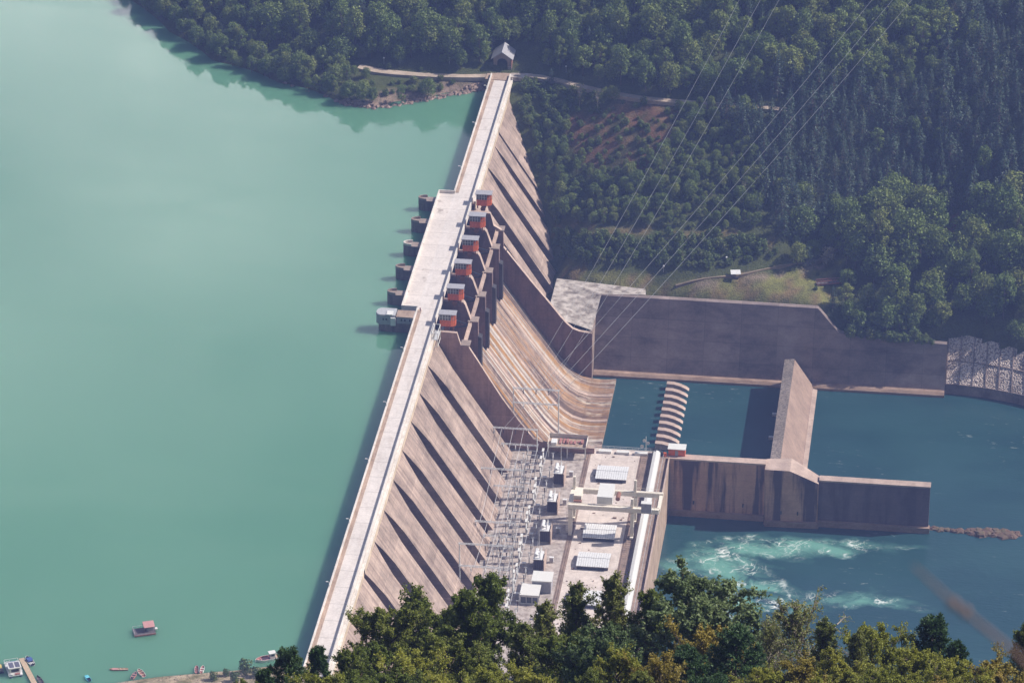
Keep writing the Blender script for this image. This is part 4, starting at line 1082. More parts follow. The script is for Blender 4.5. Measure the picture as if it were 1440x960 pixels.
# ---- switchyard apparatus
def breaker():
    t = dthing('circuit_breaker', None, 'circuit breaker', 0, 0, ZD, 'switchgear in the yard')
    MB().box(-.9, .9, -.25, .25, 2.2, 2.6).box(-.7, -.4, -.2, .2, 0, 2.2).box(.4, .7, -.2, .2, 0, 2.2).build('stand', M['steel'], t)
    MB().box(-.5, .5, -.55, -.25, .7, 1.9).build('control_box', M['white'], t)
    for x in (-.65, .65):
        MB().lathe([(.2, 2.6)] + [(.27 if j % 2 else .15, 2.75 + j * .18) for j in range(12)] + [(.1, 5.0)], x, 0, 7).build('insulator', M['porcelain'], t)
    MB().box(-1.15, 1.15, -.38, .38, 5.0, 5.5).build('chamber', M['white'], t)
    return t
def post_ins(matk):
    t = dthing('post_insulator', None, 'insulator', 0, 0, ZD, 'post insulators in the yard')
    MB().box(-.16, .16, -.16, .16, 0, 2.3).build('stand', M['steel'], t)
    MB().lathe([(.18, 2.3)] + [(.25 if j % 2 else .13, 2.4 + j * .17) for j in range(10)] + [(.12, 4.15)], 0, 0, 7).build('insulator', M[matk], t)
    MB().box(-.55, .55, -.09, .09, 4.15, 4.32).build('terminal', M['steel'], t)
    return t
def disconnector():
    t = dthing('disconnector', None, 'disconnector', 0, 0, ZD, 'isolating switches in the yard')
    mb = MB().box(-2.2, 2.2, -.18, .18, 2.6, 2.9)
    for x in (-1.9, 1.8): mb.box(x, x + .2, -.1, .1, 0, 2.6)
    mb.build('stand', M['steel'], t)
    for x in (-1.9, 0, 1.9): MB().lathe([(.16, 2.9)] + [(.22 if j % 2 else .12, 3.0 + j * .16) for j in range(8)] + [(.1, 4.35)], x, 0, 6).build('insulator', M['insdark'], t)
    MB().tube([(-1.9, 0, 4.4), (0, 0, 4.5), (1.9, 0, 4.4)], .09, 5).build('blade', M['steel'], t)
    return t
def cabinet():
    t = dthing('control_cabinet', None, 'cabinet', 0, 0, ZD, 'cabinets in the yard')
    MB().box(-.7, .7, -.4, .4, .15, 2.0).build('body', M['white'], t); MB().box(-.78, .78, -.48, .48, 2.0, 2.12).build('roof', M['roofpale'], t)
    MB().box(-.6, .6, -.43, -.4, .3, 1.85).build('door', M['roofgrey'], t)
    return t
B0, I0, J0, X0, C0 = breaker(), post_ins('porcelain'), post_ins('insdark'), disconnector(), cabinet()
used = set()
def put(src, v, u, label, rz=0.0):
    t = src if src.name not in used else copy_tree(src)
    used.add(src.name); dplace(t, v, u, ZD, rz); t['label'] = label
def edge_v(u): return 29.2 if True else 0
for k, ub in enumerate((203, 183, 163, 143, 123, 106)):
    for j in range(3):
        u = ub + 5.6 - j * 5.0
        put(B0, 40.6 + R.uniform(-.4, .4), u + R.uniform(-.7, .7), 'white-capped circuit breaker standing in the yard between dam and transformers', math.pi / 2)
        put(X0, 36.6 + R.uniform(-.5, .5), u + R.uniform(-.8, .8), 'isolating switch with dark insulators standing in the yard between dam and transformers', 0)
        put(J0 if j == 1 else I0, 44.0, u + .6, 'dark post insulator in the yard close to the transformers' if j == 1 else 'white post insulator in the yard close to the transformers')
        put(I0, 33.4, u - .6, 'white post insulator in the yard close to the foot of the dam')
        if R.random() < .5: put(X0, 31.8 + R.uniform(-.5, .5), u + R.uniform(-1, 2), 'isolating switch with dark insulators close to the foot of the dam', math.pi / 2 + R.uniform(-.1, .1))
    put(C0, 42.6, ub - 7.2, 'white control cabinet standing in the yard')
    put(C0, 51.6, ub - 2.4, 'white control cabinet on the pale deck beside the crane rail')
# busbars
for k, (v, z) in enumerate(((35.2, 5.6), (38.4, 6.1), (42.2, 6.4))):
    o = MB().tube([(v - 35, -8, z), (v - 35, 45, z - .25), (v - 35, 110, z)], .06, 5).build('busbar', M['lattice'])
    dplace(o, 35, 102, ZD)
    tag(o, ['tubular busbar running the length of the yard, nearest the dam', 'tubular busbar running the length of the yard, middle of three', 'tubular busbar running the length of the yard, nearest the transformers'][k], 'busbar', 'busbars over the yard')
# portals
def portal(u, v0, v1, zt, zl, zleft, label, lattice=False):
    t = dthing('switchyard_portal', label, 'portal', v0, u, ZD, 'steel portals over the yard')
    W = v1 - v0; ht = zt - ZD; hl = zl - ZD; hb = zleft - ZD
    def post(x, z0, z1, lat):
        mb = MB()
        if not lat: mb.lathe([(.26, z0), (.2, z1)], x, 0, 6)
        else:
            for dx in (-.55, .55):
                for dy in (-.55, .55): mb.tube([(x + dx, dy, z0), (x + dx * .8, dy * .8, z1)], .09, 4)
            s = max(3, int((z1 - z0) / 1.6))
            for i in range(s):
                a, b = z0 + (z1 - z0) * i / s, z0 + (z1 - z0) * (i + 1) / s; sg = 1 if i % 2 else -1
                mb.tube([(x - .5 * sg, -.5, a), (x + .5 * sg, -.5, b)], .05, 4).tube([(x - .5 * sg, .5, a), (x + .5 * sg, .5, b)], .05, 4)
                mb.tube([(x + .5, -.5 * sg, a), (x + .5, .5 * sg, b)], .05, 4).tube([(x - .5, -.5 * sg, a), (x - .5, .5 * sg, b)], .05, 4)
        mb.build('post', M['lattice'], t)
    post(W, 0, ht, lattice); post(0, hb, ht, False)
    for z in (ht, hl):
        mb = MB()
        for dy in (-.42, .42): mb.tube([(-.4, dy, z), (W + .4, dy, z)], .13, 4)
        k = int(W / 1.3)
        for i in range(k): mb.tube([(W * i / k, -.42 if i % 2 else .42, z), (W * (i + 1) / k, .42 if i % 2 else -.42, z)], .06, 4)
        mb.build('beam', M['lattice'], t)
    for x in (W * .22, W * .5, W * .78):
        for (z, m) in ((ht, 'insdark'), (hl, 'porcelain')):
            s = MB()
            for j in range(7): s.lathe([(.05, z - .35 - j * .26), (.24, z - .42 - j * .26), (.05, z - .5 - j * .26)], x, .0, 7)
            s.tube([(x, 0, z), (x, 0, z - 2.4)], .04, 4)
            s.build('insulator_string', M[m], t)
    return t
portal(221, 28.2, 44.6, -20.1, -26, -30.5, 'tallest pale steel portal, at the far end of the yard against the spillway')
portal(211, 22.4, 38.0, -31.2, -37.7, -33.6, 'pale steel portal second from the spillway, its foot by the last buttress')
portal(183, 21.7, 36.3, -32.2, -39, -41.5, 'pale steel portal with one lattice post at mid yard, in front of the buttress ribs', True)
portal(116, 23.0, 40.7, -23.5, -32.2, -38.0, 'tall pale portal with one lattice post at the near end of the yard', True)
portal(150, 24, 37.5, -34.5, -40, -41.8, 'low pale steel portal between the mid-yard portal and the near one', True)
for u in (198, 168, 137, 128): 
    t = dthing('lightning_mast', 'thin steel lightning mast standing among the switchgear', 'mast', 47.8 - (u % 7) * .3, u + 9, ZD, 'lightning masts in the yard')
    MB().lathe([(.14, 0), (.05, 10.5)], sides=5).build('mast_pole', M['lattice'], t); MB().box(-.3, .3, -.3, .3, 0, .4).build('foot', M['gravel'], t)

# ------------------------------------------------------------------ overhead lines
def cable(p0, p1, sag, label, r=.062):
    P = [np.array(p0) * (1 - t) + np.array(p1) * t - np.array([0, 0, 4 * sag * t * (1 - t)]) for t in np.linspace(0, 1, 26)]
    o = P[0]; ob = MB().tube([p - o for p in P], r, 4).build('power_line', M['wire']); ob.location = o
    tag(ob, label, 'power line', 'overhead lines')
for k, (x, tx) in enumerate(((31.8, 1044), (36.4, 1075), (41.0, 1102))):
    cable(D(x, 221, -20.3), at(tx + 30, -66, 120), 3, ['leftmost of the three overhead lines rising from the tallest portal', 'middle of the three overhead lines rising from the tallest portal', 'rightmost of the three overhead lines rising from the tallest portal'][k])
for k, (x, tx) in enumerate(((25.8, 1228), (30.2, 1258), (34.6, 1286))):
    cable(D(x, 211, -31.4), at(tx + 52, -66, 120), 3, ['leftmost of the right-hand set of three overhead lines', 'middle of the right-hand set of three overhead lines', 'rightmost of the right-hand set of three overhead lines'][k])
for k, (x, u0, z0, u1, z1) in enumerate(((25.2, 211, -31.4, 183, -32.4), (29.4, 211, -31.4, 183, -32.4), (33.2, 211, -31.4, 183, -32.4), (25.4, 183, -32.4, 150, -34.6), (29, 183, -32.4, 150, -34.6), (33, 183, -32.4, 150, -34.6), (28, 150, -34.6, 116, -32.4), (32, 150, -34.6, 116, -32.4))):
    cable(D(x, u0, z0), D(x, u1, z1), .7, 'short conductor strung between two yard portals', .07)

# ------------------------------------------------------------------ far-bank buildings and furniture
def thing(name, label, cat, p, rz=0.0, group=None): return tag(empty(name, p, rz), label, cat, group)

gp = D(-4.2, 441.5, 4.3)
t = thing('gate_house', 'gabled grey gatehouse with an arched opening at the far end of the crest road', 'building', gp, ANG)
wall = MB()
arch = [(-2.1, 0), (-2.1, 3.4)] + [(-2.1 * math.cos(a), 3.4 + 1.9 * math.sin(a)) for a in np.linspace(0, math.pi, 9)][1:-1] + [(2.1, 3.4), (2.1, 0)]
outer = [(3.6, 0), (3.6, 5.6), (0, 8.2), (-3.6, 5.6), (-3.6, 0)]
wall.prism(arch + outer, 0, .6, 'y')
wall.box(-3.6, -3.1, .6, 8, 0, 5.6).box(3.1, 3.6, .6, 8, 0, 5.6).box(-3.1, 3.1, 7.5, 8, 0, 6.2)
wall.build('wall', M['piertop'], t)
MB().box(-3.05, 3.05, 5.2, 5.6, 0, 5.5).build('arch_shade_panel', M['opening_shade'], t)  # near-black panel paints in the shade behind the arch
mb = MB()
for sgn in (-1, 1):
    mb.prism([(0, 8.75), (sgn * 4.5, 5.5), (sgn * 4.5, 5.2), (0, 8.4)], -1.4, 8.6, 'y')
mb.build('roof', M['roofgrey'], t)
MB().box(3.62, 3.9, -1.0, 6, 1.2, 4.6).build('side_board', M['brick'], t)
mb = MB()
for x in (2.5, 3.1, 3.7): mb.box(x, x + .12, -1.1, -1.0, 0, 2.2)
mb.box(2.5, 3.8, -1.1, -1.0, 2.1, 2.25); mb.build('barrier_frame', M['steel'], t)
def slab(name, px0, px1, pyc, wid, mat, label):
    a, b = at(px0, pyc, 4.6), at(px1, pyc + (px1 - px0) * .07, 4.6)
    mb = MB(); d = b - a; d /= np.linalg.norm(d); nn = np.array([-d[1], d[0], 0]) * wid / 2
    V = [a - nn, b - nn, b + nn, a + nn]; V = [tuple(p) for p in V] + [(p[0], p[1], p[2] - 3) for p in V]
    mb.add(V, [(0, 1, 2, 3), (0, 4, 5, 1), (1, 5, 6, 2), (2, 6, 7, 3), (3, 7, 4, 0)])
    o = mb.build(name, mat); tag(o, label, 'pavement', kind='structure')
slab('pavement', 684, 716, 106, 7, M['walk'], 'paved forecourt where the crest road meets the hillside road')
slab('pavement', 718, 742, 105, 4.4, M['apron'], 'pale concrete lay-by right of the gatehouse')
# yard lamps glimpsed along the roads
for (px, py, z, nm) in ((540, 93, 5, 'small white lamp on a short post above the sandy road, left of the gatehouse'), (632, 93, 6, 'small white lamp on a short post just left of the gatehouse trees'),
                        (796, 103, 6, 'small white lamp on a short post right of the gatehouse'), (1021, 379, -33, 'small white lamp on a post left of the roofed stand on the terrace'), (1116, 366, -31, 'small white lamp on a post beside the terrace path'), (933, 386, -34, 'small white lamp on a post in front of the terrace shrubs')):
    p = at(px, py, z); g_ = float(ground([p[0]], [p[1]])[0])
    t = thing('lamp_post', nm, 'lamp post', (p[0], p[1], g_), 0, 'lamps on the far bank')
    hh = max(2.5, z - g_)
    MB().lathe([(.09, 0), (.06, hh)], sides=5).build('post', M['steel'], t)
    MB().lathe([(.1, hh), (.38, hh + .15), (.38, hh + .42), (.1, hh + .62)], sides=8).build('lamp_head', M['white'], t)
p = at(1034, 400, -37); gz = float(ground([p[0]], [p[1]])[0])
t = thing('roofed_stand', 'small stand with a flat pale roof on the grassy terrace', 'shelter', (p[0], p[1], gz), .05)
MB().add([(-1.9, -1.3, 2.5), (1.9, -1.3, 2.5), (1.9, 1.5, 3.0), (-1.9, 1.5, 3.0), (-1.9, -1.3, 2.65), (1.9, -1.3, 2.65), (1.9, 1.5, 3.15), (-1.9, 1.5, 3.15)],
         [(3, 2, 1, 0), (4, 5, 6, 7), (0, 1, 5, 4), (1, 2, 6, 5), (2, 3, 7, 6), (3, 0, 4, 7)]).build('roof', M['roofpale'], t)
for x in (-1.6, 1.6):
    for y in (-1.1, 1.2): MB().box(x - .08, x + .08, y - .08, y + .08, -.3, 2.6 if y < 0 else 3.0).build('post', M['darkwood'], t)
MB().box(-1.2, 1.2, -.2, .3, 0, .9).build('table', M['darkwood'], t)
a = at(1148, 392, -33.5); b = at(1196, 388, -33.5); L = float(np.linalg.norm(b - a)); gz = max(float(ground([a[0]], [a[1]])[0]), float(ground([b[0]], [b[1]])[0]))
t = thing('footbridge', 'red-brown girder footbridge half hidden by trees at the end of the terrace', 'footbridge', (a[0], a[1], gz + .4), math.atan2(b[1] - a[1], b[0] - a[0]))
MB().box(0, L, -.8, .8, 0, .3).build('bridge_deck', M['darkwood'], t)
for y in (-.9, .9):
    mb = MB().box(0, L, y - .08, y + .08, 1.1, 1.45).box(0, L, y - .08, y + .08, -.3, .35)
    for k in range(9): mb.box(L * k / 9, L * k / 9 + .18, y - .07, y + .07, .3, 1.12)
    mb.build('girder', M['redwood'], t)
MB().box(.2, 1.2, -1, 1, -4, -.05).box(L - 1.2, L - .2, -1, 1, -4, -.05).build('abutment_pier', M['piertop'], t)
def on_ground(px, py):
    d = ray(px, py); ts = np.linspace(1300, 2600, 2601); gz_ = ground(d[0] * ts, d[1] * ts); k = np.argmax(H + d[2] * ts < gz_); return (d[0] * ts[k], d[1] * ts[k], gz_[k])
p = on_ground(1329, 26); gz = p[2]
t = thing('wooden_pole', 'pale reddish pole standing above the trees at the top right', 'pole', (p[0], p[1], gz))
MB().lathe([(.28, 0), (.2, 17)], sides=6).build('shaft', M['redwood'], t); MB().box(-1.4, 1.4, -.12, .12, 15.6, 15.9).build('crossarm', M['redwood'], t)

# shore rocks on the reservoir's far bank (uncountable rubble)
def rubble(name, pts, smin, smax, mat, label, cat='rocks'):
    V, Q = [], []; o = 0
    base = np.array([(x, y, z) for z in (-.5, .35, .8) for x, y in ((1, .2), (.3, 1), (-.9, .6), (-.8, -.6), (.2, -1))]) * np.array([1, 1, 1])
    base[5:10, :2] *= .95; base[10:, :2] *= .45
    q = [(r * 5 + a, r * 5 + (a + 1) % 5, (r + 1) * 5 + (a + 1) % 5, (r + 1) * 5 + a) for r in range(2) for a in range(5)] + [(10, 11, 12, 13), (10, 13, 14, 14)]
    for (x, y, z) in pts:
        s = RG.uniform(smin, smax); th = RG.uniform(0, 6.3); b_ = base * (1 + RG.normal(0, .18, base.shape)) * s
        c_, s_ = math.cos(th), math.sin(th)
        V.append(np.stack([b_[:, 0] * c_ - b_[:, 1] * s_ + x, b_[:, 0] * s_ + b_[:, 1] * c_ + y, b_[:, 2] * .8 + z], 1)); Q += [tuple(i + o for i in f) for f in q[:-1]]; o += len(base)
    V = np.concatenate(V); me = bpy.data.meshes.new(name); me.from_pydata(V.tolist(), [], Q); me.materials.append(mat)
    ob = bpy.data.objects.new(name, me); COL.objects.link(ob); return tag(ob, label, cat, kind='stuff')
pts = []
for (ax, ay), (bx, by) in zip(SHORE[3:-1], SHORE[4:]):
    for k in range(60 if ax > 470 else 8):
        f = R.random(); q = at(ax + (bx - ax) * f + R.uniform(-2, 2), ay + (by - ay) * f + R.uniform(-4, 1.2), .4)
        pts.append((q[0], q[1], max(-.2, float(ground([q[0]], [q[1]])[0]))))
rubble('shore_rocks', pts, .35, 1.25, M['rock'], 'pale rubble along the far reservoir shore')
pts = []
for k in range(90):
    q = at(R.uniform(165, 330), R.uniform(946, 960), .3); g_ = float(ground([q[0]], [q[1]])[0])
    if g_ > .05: pts.append((q[0], q[1], g_))
rubble('beach_stones', pts, .06, .28, M['rock'], 'loose stones on the small beach')

# ------------------------------------------------------------------ boats
def hull(L, W, h, mats, parent, sharp=.55, flat=.8, name='hull', open_=True, wall=.09):
    """planked boat hull: bow at +x, open top with an inner floor"""
    st = np.linspace(0, 1, 13); V = []; ring = 7
    def section(s, shrink, drop):
        w_ = W / 2 * (flat + (1 - flat) * math.sin(min(1, s / .4) * math.pi / 2)) * (1 if s < sharp else math.cos((s - sharp) / (1 - sharp) * math.pi / 2 * .97) ** .8)
        w_ = max(.03, w_ - shrink); sheer = h * (1 + .35 * max(0, s - .5) ** 1.5 * 2)
        x = -L / 2 + L * s
        z0 = drop + max(0, s - .75) * h * 1.2
        return [(x, -w_, sheer), (x, -w_ * .88, z0 + .25 * h), (x, -w_ * .55, z0), (x, 0, z0 - .03), (x, w_ * .55, z0), (x, w_ * .88, z0 + .25 * h), (x, w_, sheer)]
    for s in st: V += section(s, 0, -.25)
    no = len(V)
    for s in st: V += section(min(s, .965), wall, .08)
    k = len(st); Fq = []; m = []
    for i in range(k - 1):
        for j in range(ring - 1):
            a = i * ring + j; Fq.append((a, a + 1, a + ring + 1, a + ring)); m.append(0)
            a += no; Fq.append((a + ring, a + ring + 1, a + 1, a)); m.append(1)
        for j in (0, ring - 1):
            a = i * ring + j; Fq.append((a, a + ring, no + a + ring, no + a)); m.append(2)
    for j in range(ring - 1):
        Fq.append((j, no + j, no + j + 1, j + 1)); m.append(0)
        a = (k - 1) * ring + j; Fq.append((a, a + 1, no + a + 1, no + a)); m.append(2)
    mb = MB(); mb.v = V; mb.f = Fq; mb.m = m
    return mb.build(name, mats, parent)
def boat(label, px, py, ang, L, W, h, mats, cat='boat', z=0.0, **kw):
    p = at(px, py, z); t = thing('boat', label, cat, (p[0], p[1], z + .05), ang)
    hull(L, W, h, mats, t, **kw); return t
def thwarts(t, xs_, W, mat, z=.42):
    for x in xs_: MB().box(x - .16, x + .16, -W / 2 * .84, W / 2 * .84, z, z + .06).build('seat', mat, t)
def outboard(t, x, mat='darksteel'):
    MB().box(x - .25, x + .05, -.16, .16, .45, .95).box(x - .18, x - .05, -.06, .06, -.3, .45).build('outboard_motor', M[mat], t)

t = boat('long narrow faded red punt floating off the small beach', 167, 941.3, rad(181), 5.8, 1.1, .36, [M['redwood'], M['wood'], M['redwood']], sharp=.75)
MB().box(.3, 2.1, -.42, .42, .3, .36).build('foredeck', M['redroof'], t); thwarts(t, (-1.6, -.5), 1.1, M['wood'], .26)
t = boat('small red rowing boat pulled up on the beach, left of its white neighbour', 188.5, 950, rad(75), 4.0, 1.35, .42, [M['redwood'], M['darkwood'], M['redroof']])
thwarts(t, (-1.0, .3), 1.35, M['redroof']); outboard(t, -1.95)
t = boat('white rowing boat with a brown inside on the beach beside the red one', 198.5, 946.5, rad(118), 4.6, 1.7, .5, [M['white'], M['redwood'], M['white']])
thwarts(t, (-1.3, .2, 1.3), 1.7, M['wood'])
t = boat('light blue covered dinghy floating at the bottom edge of the lake', 123.5, 954.2, rad(118), 3.4, 1.5, .45, [M['cyan'], M['navy'], M['cyan']])
MB().prism([(-.1, .47), (1.5, .5), (1.2, .62), (.1, .66)], -.62, .62, 'y').build('cover', M['cyan'], t); outboard(t, -1.65)
t = boat('dark open boat moored at the shore below the pale jetty', 56, 956.5, rad(115), 4.6, 1.5, .45, [M['redwood'], M['darkwood'], M['darkwood']])
thwarts(t, (-1.2, .3), 1.5, M['darkwood']); outboard(t, 2.0)
t = boat('dark red rowing boat beached by the grassy shore, left of a white one', 276.5, 941.5, rad(92), 4.0, 1.4, .45, [M['navy'], M['redwood'], M['roofgrey']])
thwarts(t, (-1.1, .2), 1.4, M['darkwood'])
t = boat('narrow white rowing boat beached by the grassy shore, right of a dark red one', 284.5, 941.5, rad(84), 4.0, 1.3, .45, [M['white'], M['redwood'], M['white']])
thwarts(t, (-1.1, .2), 1.3, M['white'])
t = boat('white motor boat with a small wheelhouse and red deck beside the lakeside pines', 375.5, 927, rad(200), 7.4, 2.9, .75, [M['white'], M['redwood'], M['white']], sharp=.6)
wh = MB().box(-2.6, -.9, -.75, .75, .4, 2.3).build('wheelhouse', M['white'], t)
MB().box(-2.8, -.6, -.95, .95, 2.303, 2.42).build('roof', M['white'], wh)
mb = MB().box(-.9, -.86, -.6, .6, 1.3, 2.0).box(-2.3, -1.2, -.79, -.752, 1.3, 2.0).box(-2.3, -1.2, .752, .79, 1.3, 2.0); mb.build('window', M['glassd'], wh)
MB().box(-.5, 2.0, -1.0, 1.0, .32, .38).build('red_deck', M['redroof'], t); MB().box(-3.4, -2.8, -1.1, 1.1, .5, .62).build('bench', M['wood'], t)
t = boat('blue and white motor boat tied to the right side of the pale jetty', 41.5, 930, rad(118), 5.4, 2.1, .65, [M['white'], M['navy'], M['white']])
MB().prism([(-.9, .72), (.9, .74), (.7, 1.25), (-.6, 1.3)], -.85, .85, 'y').build('tarpaulin', M['blue'], t)
thwarts(t, (-1.5, -2.1), 2.1, M['white'], .5); outboard(t, -2.7)
MB().box(1.2, 1.28, -.6, .6, .75, 1.15).build('windscreen', M['glassd'], t)
# houseboat
p = at(19, 942, 0)
t = thing('houseboat', 'white houseboat with solar panels and a blue sun deck, left of the jetty', 'houseboat', (p[0], p[1], 0), rad(107))
for y in (-1.55, 1.55):
    fl = MB().lathe([(.1, -4.4), (.5, -4.1), (.5, 3.9), (.1, 4.5)], sides=10); fl.v = [(c, y + a, .1 + b) for a, b, c in fl.v]; fl.build('pontoon', M['navy'], t)
MB().box(-4.2, 4.2, -2.2, 2.2, .5, .75).build('platform', M['roofpale'], t)
cb = MB().box(-3.0, .2, -1.75, 1.75, .75, 2.7).build('cabin', M['white'], t)
MB().box(-3.3, .5, -2.05, 2.05, 2.7, 2.85).build('roof', M['white'], cb)
for y in (-1.0, .85): MB().box(-2.9, .1, y - .72, y + .72, 2.87, 2.94).build('solar_panel', M['solar'], cb)
mb = MB()
for x in (-2.5, -1.2): mb.box(x, x + .9, -1.79, -1.752, 1.4, 2.2).box(x, x + .9, 1.752, 1.79, 1.4, 2.2)
mb.box(-3.04, -3.002, -1.2, 1.2, 1.3, 2.3); mb.build('window', M['glassd'], cb)
MB().box(.6, 3.9, -1.5, 1.5, .78, .86).build('blue_mat', M['blue'], t)
for (x, y) in ((3.1, 1.55), (3.3, .7), (2.6, -1.5), (1.0, -1.7), (1.0, 1.5)):
    MB().box(x - .35, x + .35, y - .3, y + .3, .86, 1.25).box(x - .35, x - .2, y - .3, y + .3, 1.25, 1.8).build('deck_chair', M['white'], t)
mb = MB()
for x in np.arange(-4.1, 4.2, 1.36):
    for y in (-2.15, 2.15): mb.tube([(x, y, .75), (x, y, 1.75)], .045, 4)
for y in (-2.15, 2.15): mb.tube([(-4.1, y, 1.75), (4.1, y, 1.75)], .05, 4)
mb.tube([(4.1, -2.15, 1.75), (4.1, 2.15, 1.75)], .05, 4).tube([(-4.1, -2.15, 1.75), (-4.1, 2.15, 1.75)], .05, 4)
mb.build('railing', M['white'], t)
MB().box(-4.1, -3.4, -1.4, .2, .76, 1.1).build('red_bench', M['redwood'], t); MB().lathe([(.5, .76), (.55, 1.15), (.1, 1.2)], -3.7, 1.1, 10).build('life_ring', M['white'], t)
# low raft at the very left edge
p = at(-2, 941, 0)
t = thing('moored_raft', 'dark moored raft with a yellow cover at the left edge beside the houseboat', 'raft', (p[0], p[1], 0), rad(105))
MB().box(-2.6, 2.4, -1.3, 1.3, .1, .5).build('platform', M['navy'], t); MB().prism([(-.4, .5), (1.8, .5), (1.5, .95), (.0, 1.0)], -1.1, 1.1, 'y').build('cover', M['yellow'], t)
MB().box(-2.3, -.7, -1.0, 1.0, .5, .9).build('crate', M['darkwood'], t)
# jetty
a = at(30, 925, .6); b = at(56, 975, .6); L = float(np.linalg.norm((b - a)[:2]))
t = thing('jetty', 'pale plank jetty leading out from the shore between the houseboat and the blue boat', 'jetty', (a[0], a[1], 0), math.atan2(b[1] - a[1], b[0] - a[0]))
mb = MB()
for k in range(int(L / .3)): mb.box(k * .3, k * .3 + .27, -.85, .85, .58, .68)
mb.build('planking', M['wood'], t)
mb = MB()
for k in range(8):
    for y in (-.7, .7): mb.tube([(k * L / 8 + .2, y, -4), (k * L / 8 + .2, y, .6)], .1, 6)
mb.box(0, L, -.75, -.6, .42, .575).box(0, L, .6, .75, .42, .575); mb.build('pile', M['darkwood'], t)
# house raft in the middle of the lake
p = at(203, 889, 0)
t = thing('house_raft', 'dark raft with a red-canopied hut floating alone on the lake', 'raft', (p[0], p[1], 0), rad(14))
MB().box(-3.5, 3.4, -2.2, 2.2, .35, .6).build('platform', M['darkwood'], t)
mb = MB()
for y in (-1.7, 0, 1.7):
    for k in range(6): mb.lathe([(.1, 0), (.33, .05), (.33, .95), (.1, 1)], sides=8); mb.v[-32:] = [(-3.3 + k * 1.12 + c, y + a_, .05 + b_) for a_, b_, c in mb.v[-32:]]
mb.build('float_drum', M['redwood'], t)
MB().box(-3.5, 3.4, -2.32, -2.202, .3, .75).build('edge_board', M['redwood'], t)
hut = MB().box(.9, 2.9, -.6, 1.5, .6, 2.2).build('hut', M['roofgrey'], t)
MB().add([(-.2, -1.2, 2.4), (3.3, -1.2, 2.4), (3.3, 1.9, 2.9), (-.2, 1.9, 2.9), (-.2, -1.2, 2.5), (3.3, -1.2, 2.5), (3.3, 1.9, 3.0), (-.2, 1.9, 3.0)], [(3, 2, 1, 0), (4, 5, 6, 7), (0, 1, 5, 4), (1, 2, 6, 5), (2, 3, 7, 6), (3, 0, 4, 7)]).build('canopy', M['redroof'], t)
mb = MB()
for (x, y) in ((-.1, -1.1), (3.2, -1.1), (-.1, 1.8), (3.2, 1.8)): mb.tube([(x, y, .6), (x, y, 2.6)], .06, 5)
mb.build('post', M['darkwood'], t)
mb = MB()
for x in np.arange(-3.4, 3.5, 1.15): mb.tube([(x, 2.1, .6), (x, 2.1, 1.5)], .045, 4)
mb.tube([(-3.4, 2.1, 1.5), (3.4, 2.1, 1.5)], .05, 4).tube([(-3.4, -2.1, 1.4), (-3.4, 2.1, 1.5)], .05, 4).tube([(-3.4, -2.1, .6), (-3.4, -2.1, 1.4)], .05, 4); mb.build('railing', M['steel'], t)
MB().box(3.5, 4.3, .2, 1.2, .3, .75).build('fender', M['white'], t)
# the angler on the raft: one continuous figure
def person(label, loc, rz, mat):
    import bmesh
    J = {'pel': (0, 0, .92, .15), 'che': (0, 0, 1.32, .19), 'nec': (0, 0, 1.50, .07), 'hea': (0, .02, 1.66, .105),
         'lh': (.1, 0, .86, .1), 'lk': (.11, .04, .48, .075), 'la': (.12, 0, .08, .05), 'lt': (.12, .16, .05, .045), 'rh': (-.1, 0, .86, .1), 'rk': (-.12, .1, .5, .075), 'ra': (-.13, .02, .08, .05), 'rt': (-.13, .18, .05, .045),
         'ls': (.2, 0, 1.40, .075), 'le': (.26, .06, 1.12, .055), 'lw': (.22, .26, .98, .042), 'rs': (-.2, 0, 1.40, .075), 're': (-.27, .05, 1.12, .055), 'rw': (-.2, .24, 1.0, .042), 'lf': (.2, .34, .96, .03), 'rf': (-.18, .32, .98, .03)}
    E_ = ['pel che', 'che nec', 'nec hea', 'pel lh', 'lh lk', 'lk la', 'la lt', 'pel rh', 'rh rk', 'rk ra', 'ra rt', 'che ls', 'ls le', 'le lw', 'lw lf', 'che rs', 'rs re', 're rw', 'rw rf']
    ks = list(J); me = bpy.data.meshes.new('person'); me.from_pydata([J[k][:3] for k in ks], [tuple(ks.index(q) for q in e.split()) for e in E_], [])
    o = bpy.data.objects.new('person', me); COL.objects.link(o)
    sk = o.modifiers.new('skin', 'SKIN'); 
    for i, k in enumerate(ks): me.skin_vertices[0].data[i].radius = (J[k][3], J[k][3])
    me.skin_vertices[0].data[0].use_root = True
    o.modifiers.new('sub', 'SUBSURF').levels = 1; o.modifiers['sub'].render_levels = 1
    bpy.context.view_layer.update()
    m2 = bpy.data.meshes.new_from_object(o.evaluated_get(bpy.context.evaluated_depsgraph_get()))
    o.modifiers.clear(); o.data = m2; m2.materials.clear()
    for m_ in (mat, M['navy'], M['fleshtone'], M['darkwood']): m2.materials.append(m_)
    for p_ in m2.polygons:
        z, x = p_.center.z, abs(p_.center.x)
        p_.material_index = 2 if 1.5 < z < 1.68 or (p_.center.y > .2 and .85 < z < 1.1) else 3 if z >= 1.68 or z < .1 else 1 if z < .9 else 0
        p_.use_smooth = True
    o.location = loc; o.rotation_euler = (0, 0, rz)
    return tag(o, label, 'person')
M['fleshtone'] = paint('skin_tone', (.48, .28, .20), .6)
rp = at(203, 889, 0)
person('person in a pale top standing on the dark raft by its hut', (rp[0] + .2, rp[1] - .3, .6), rad(200), M['skin'])
person('person in a dark red top on the crest road beside the intake house', tuple(D(-6.6, 229, 4.47)), rad(150), M['redwood'])

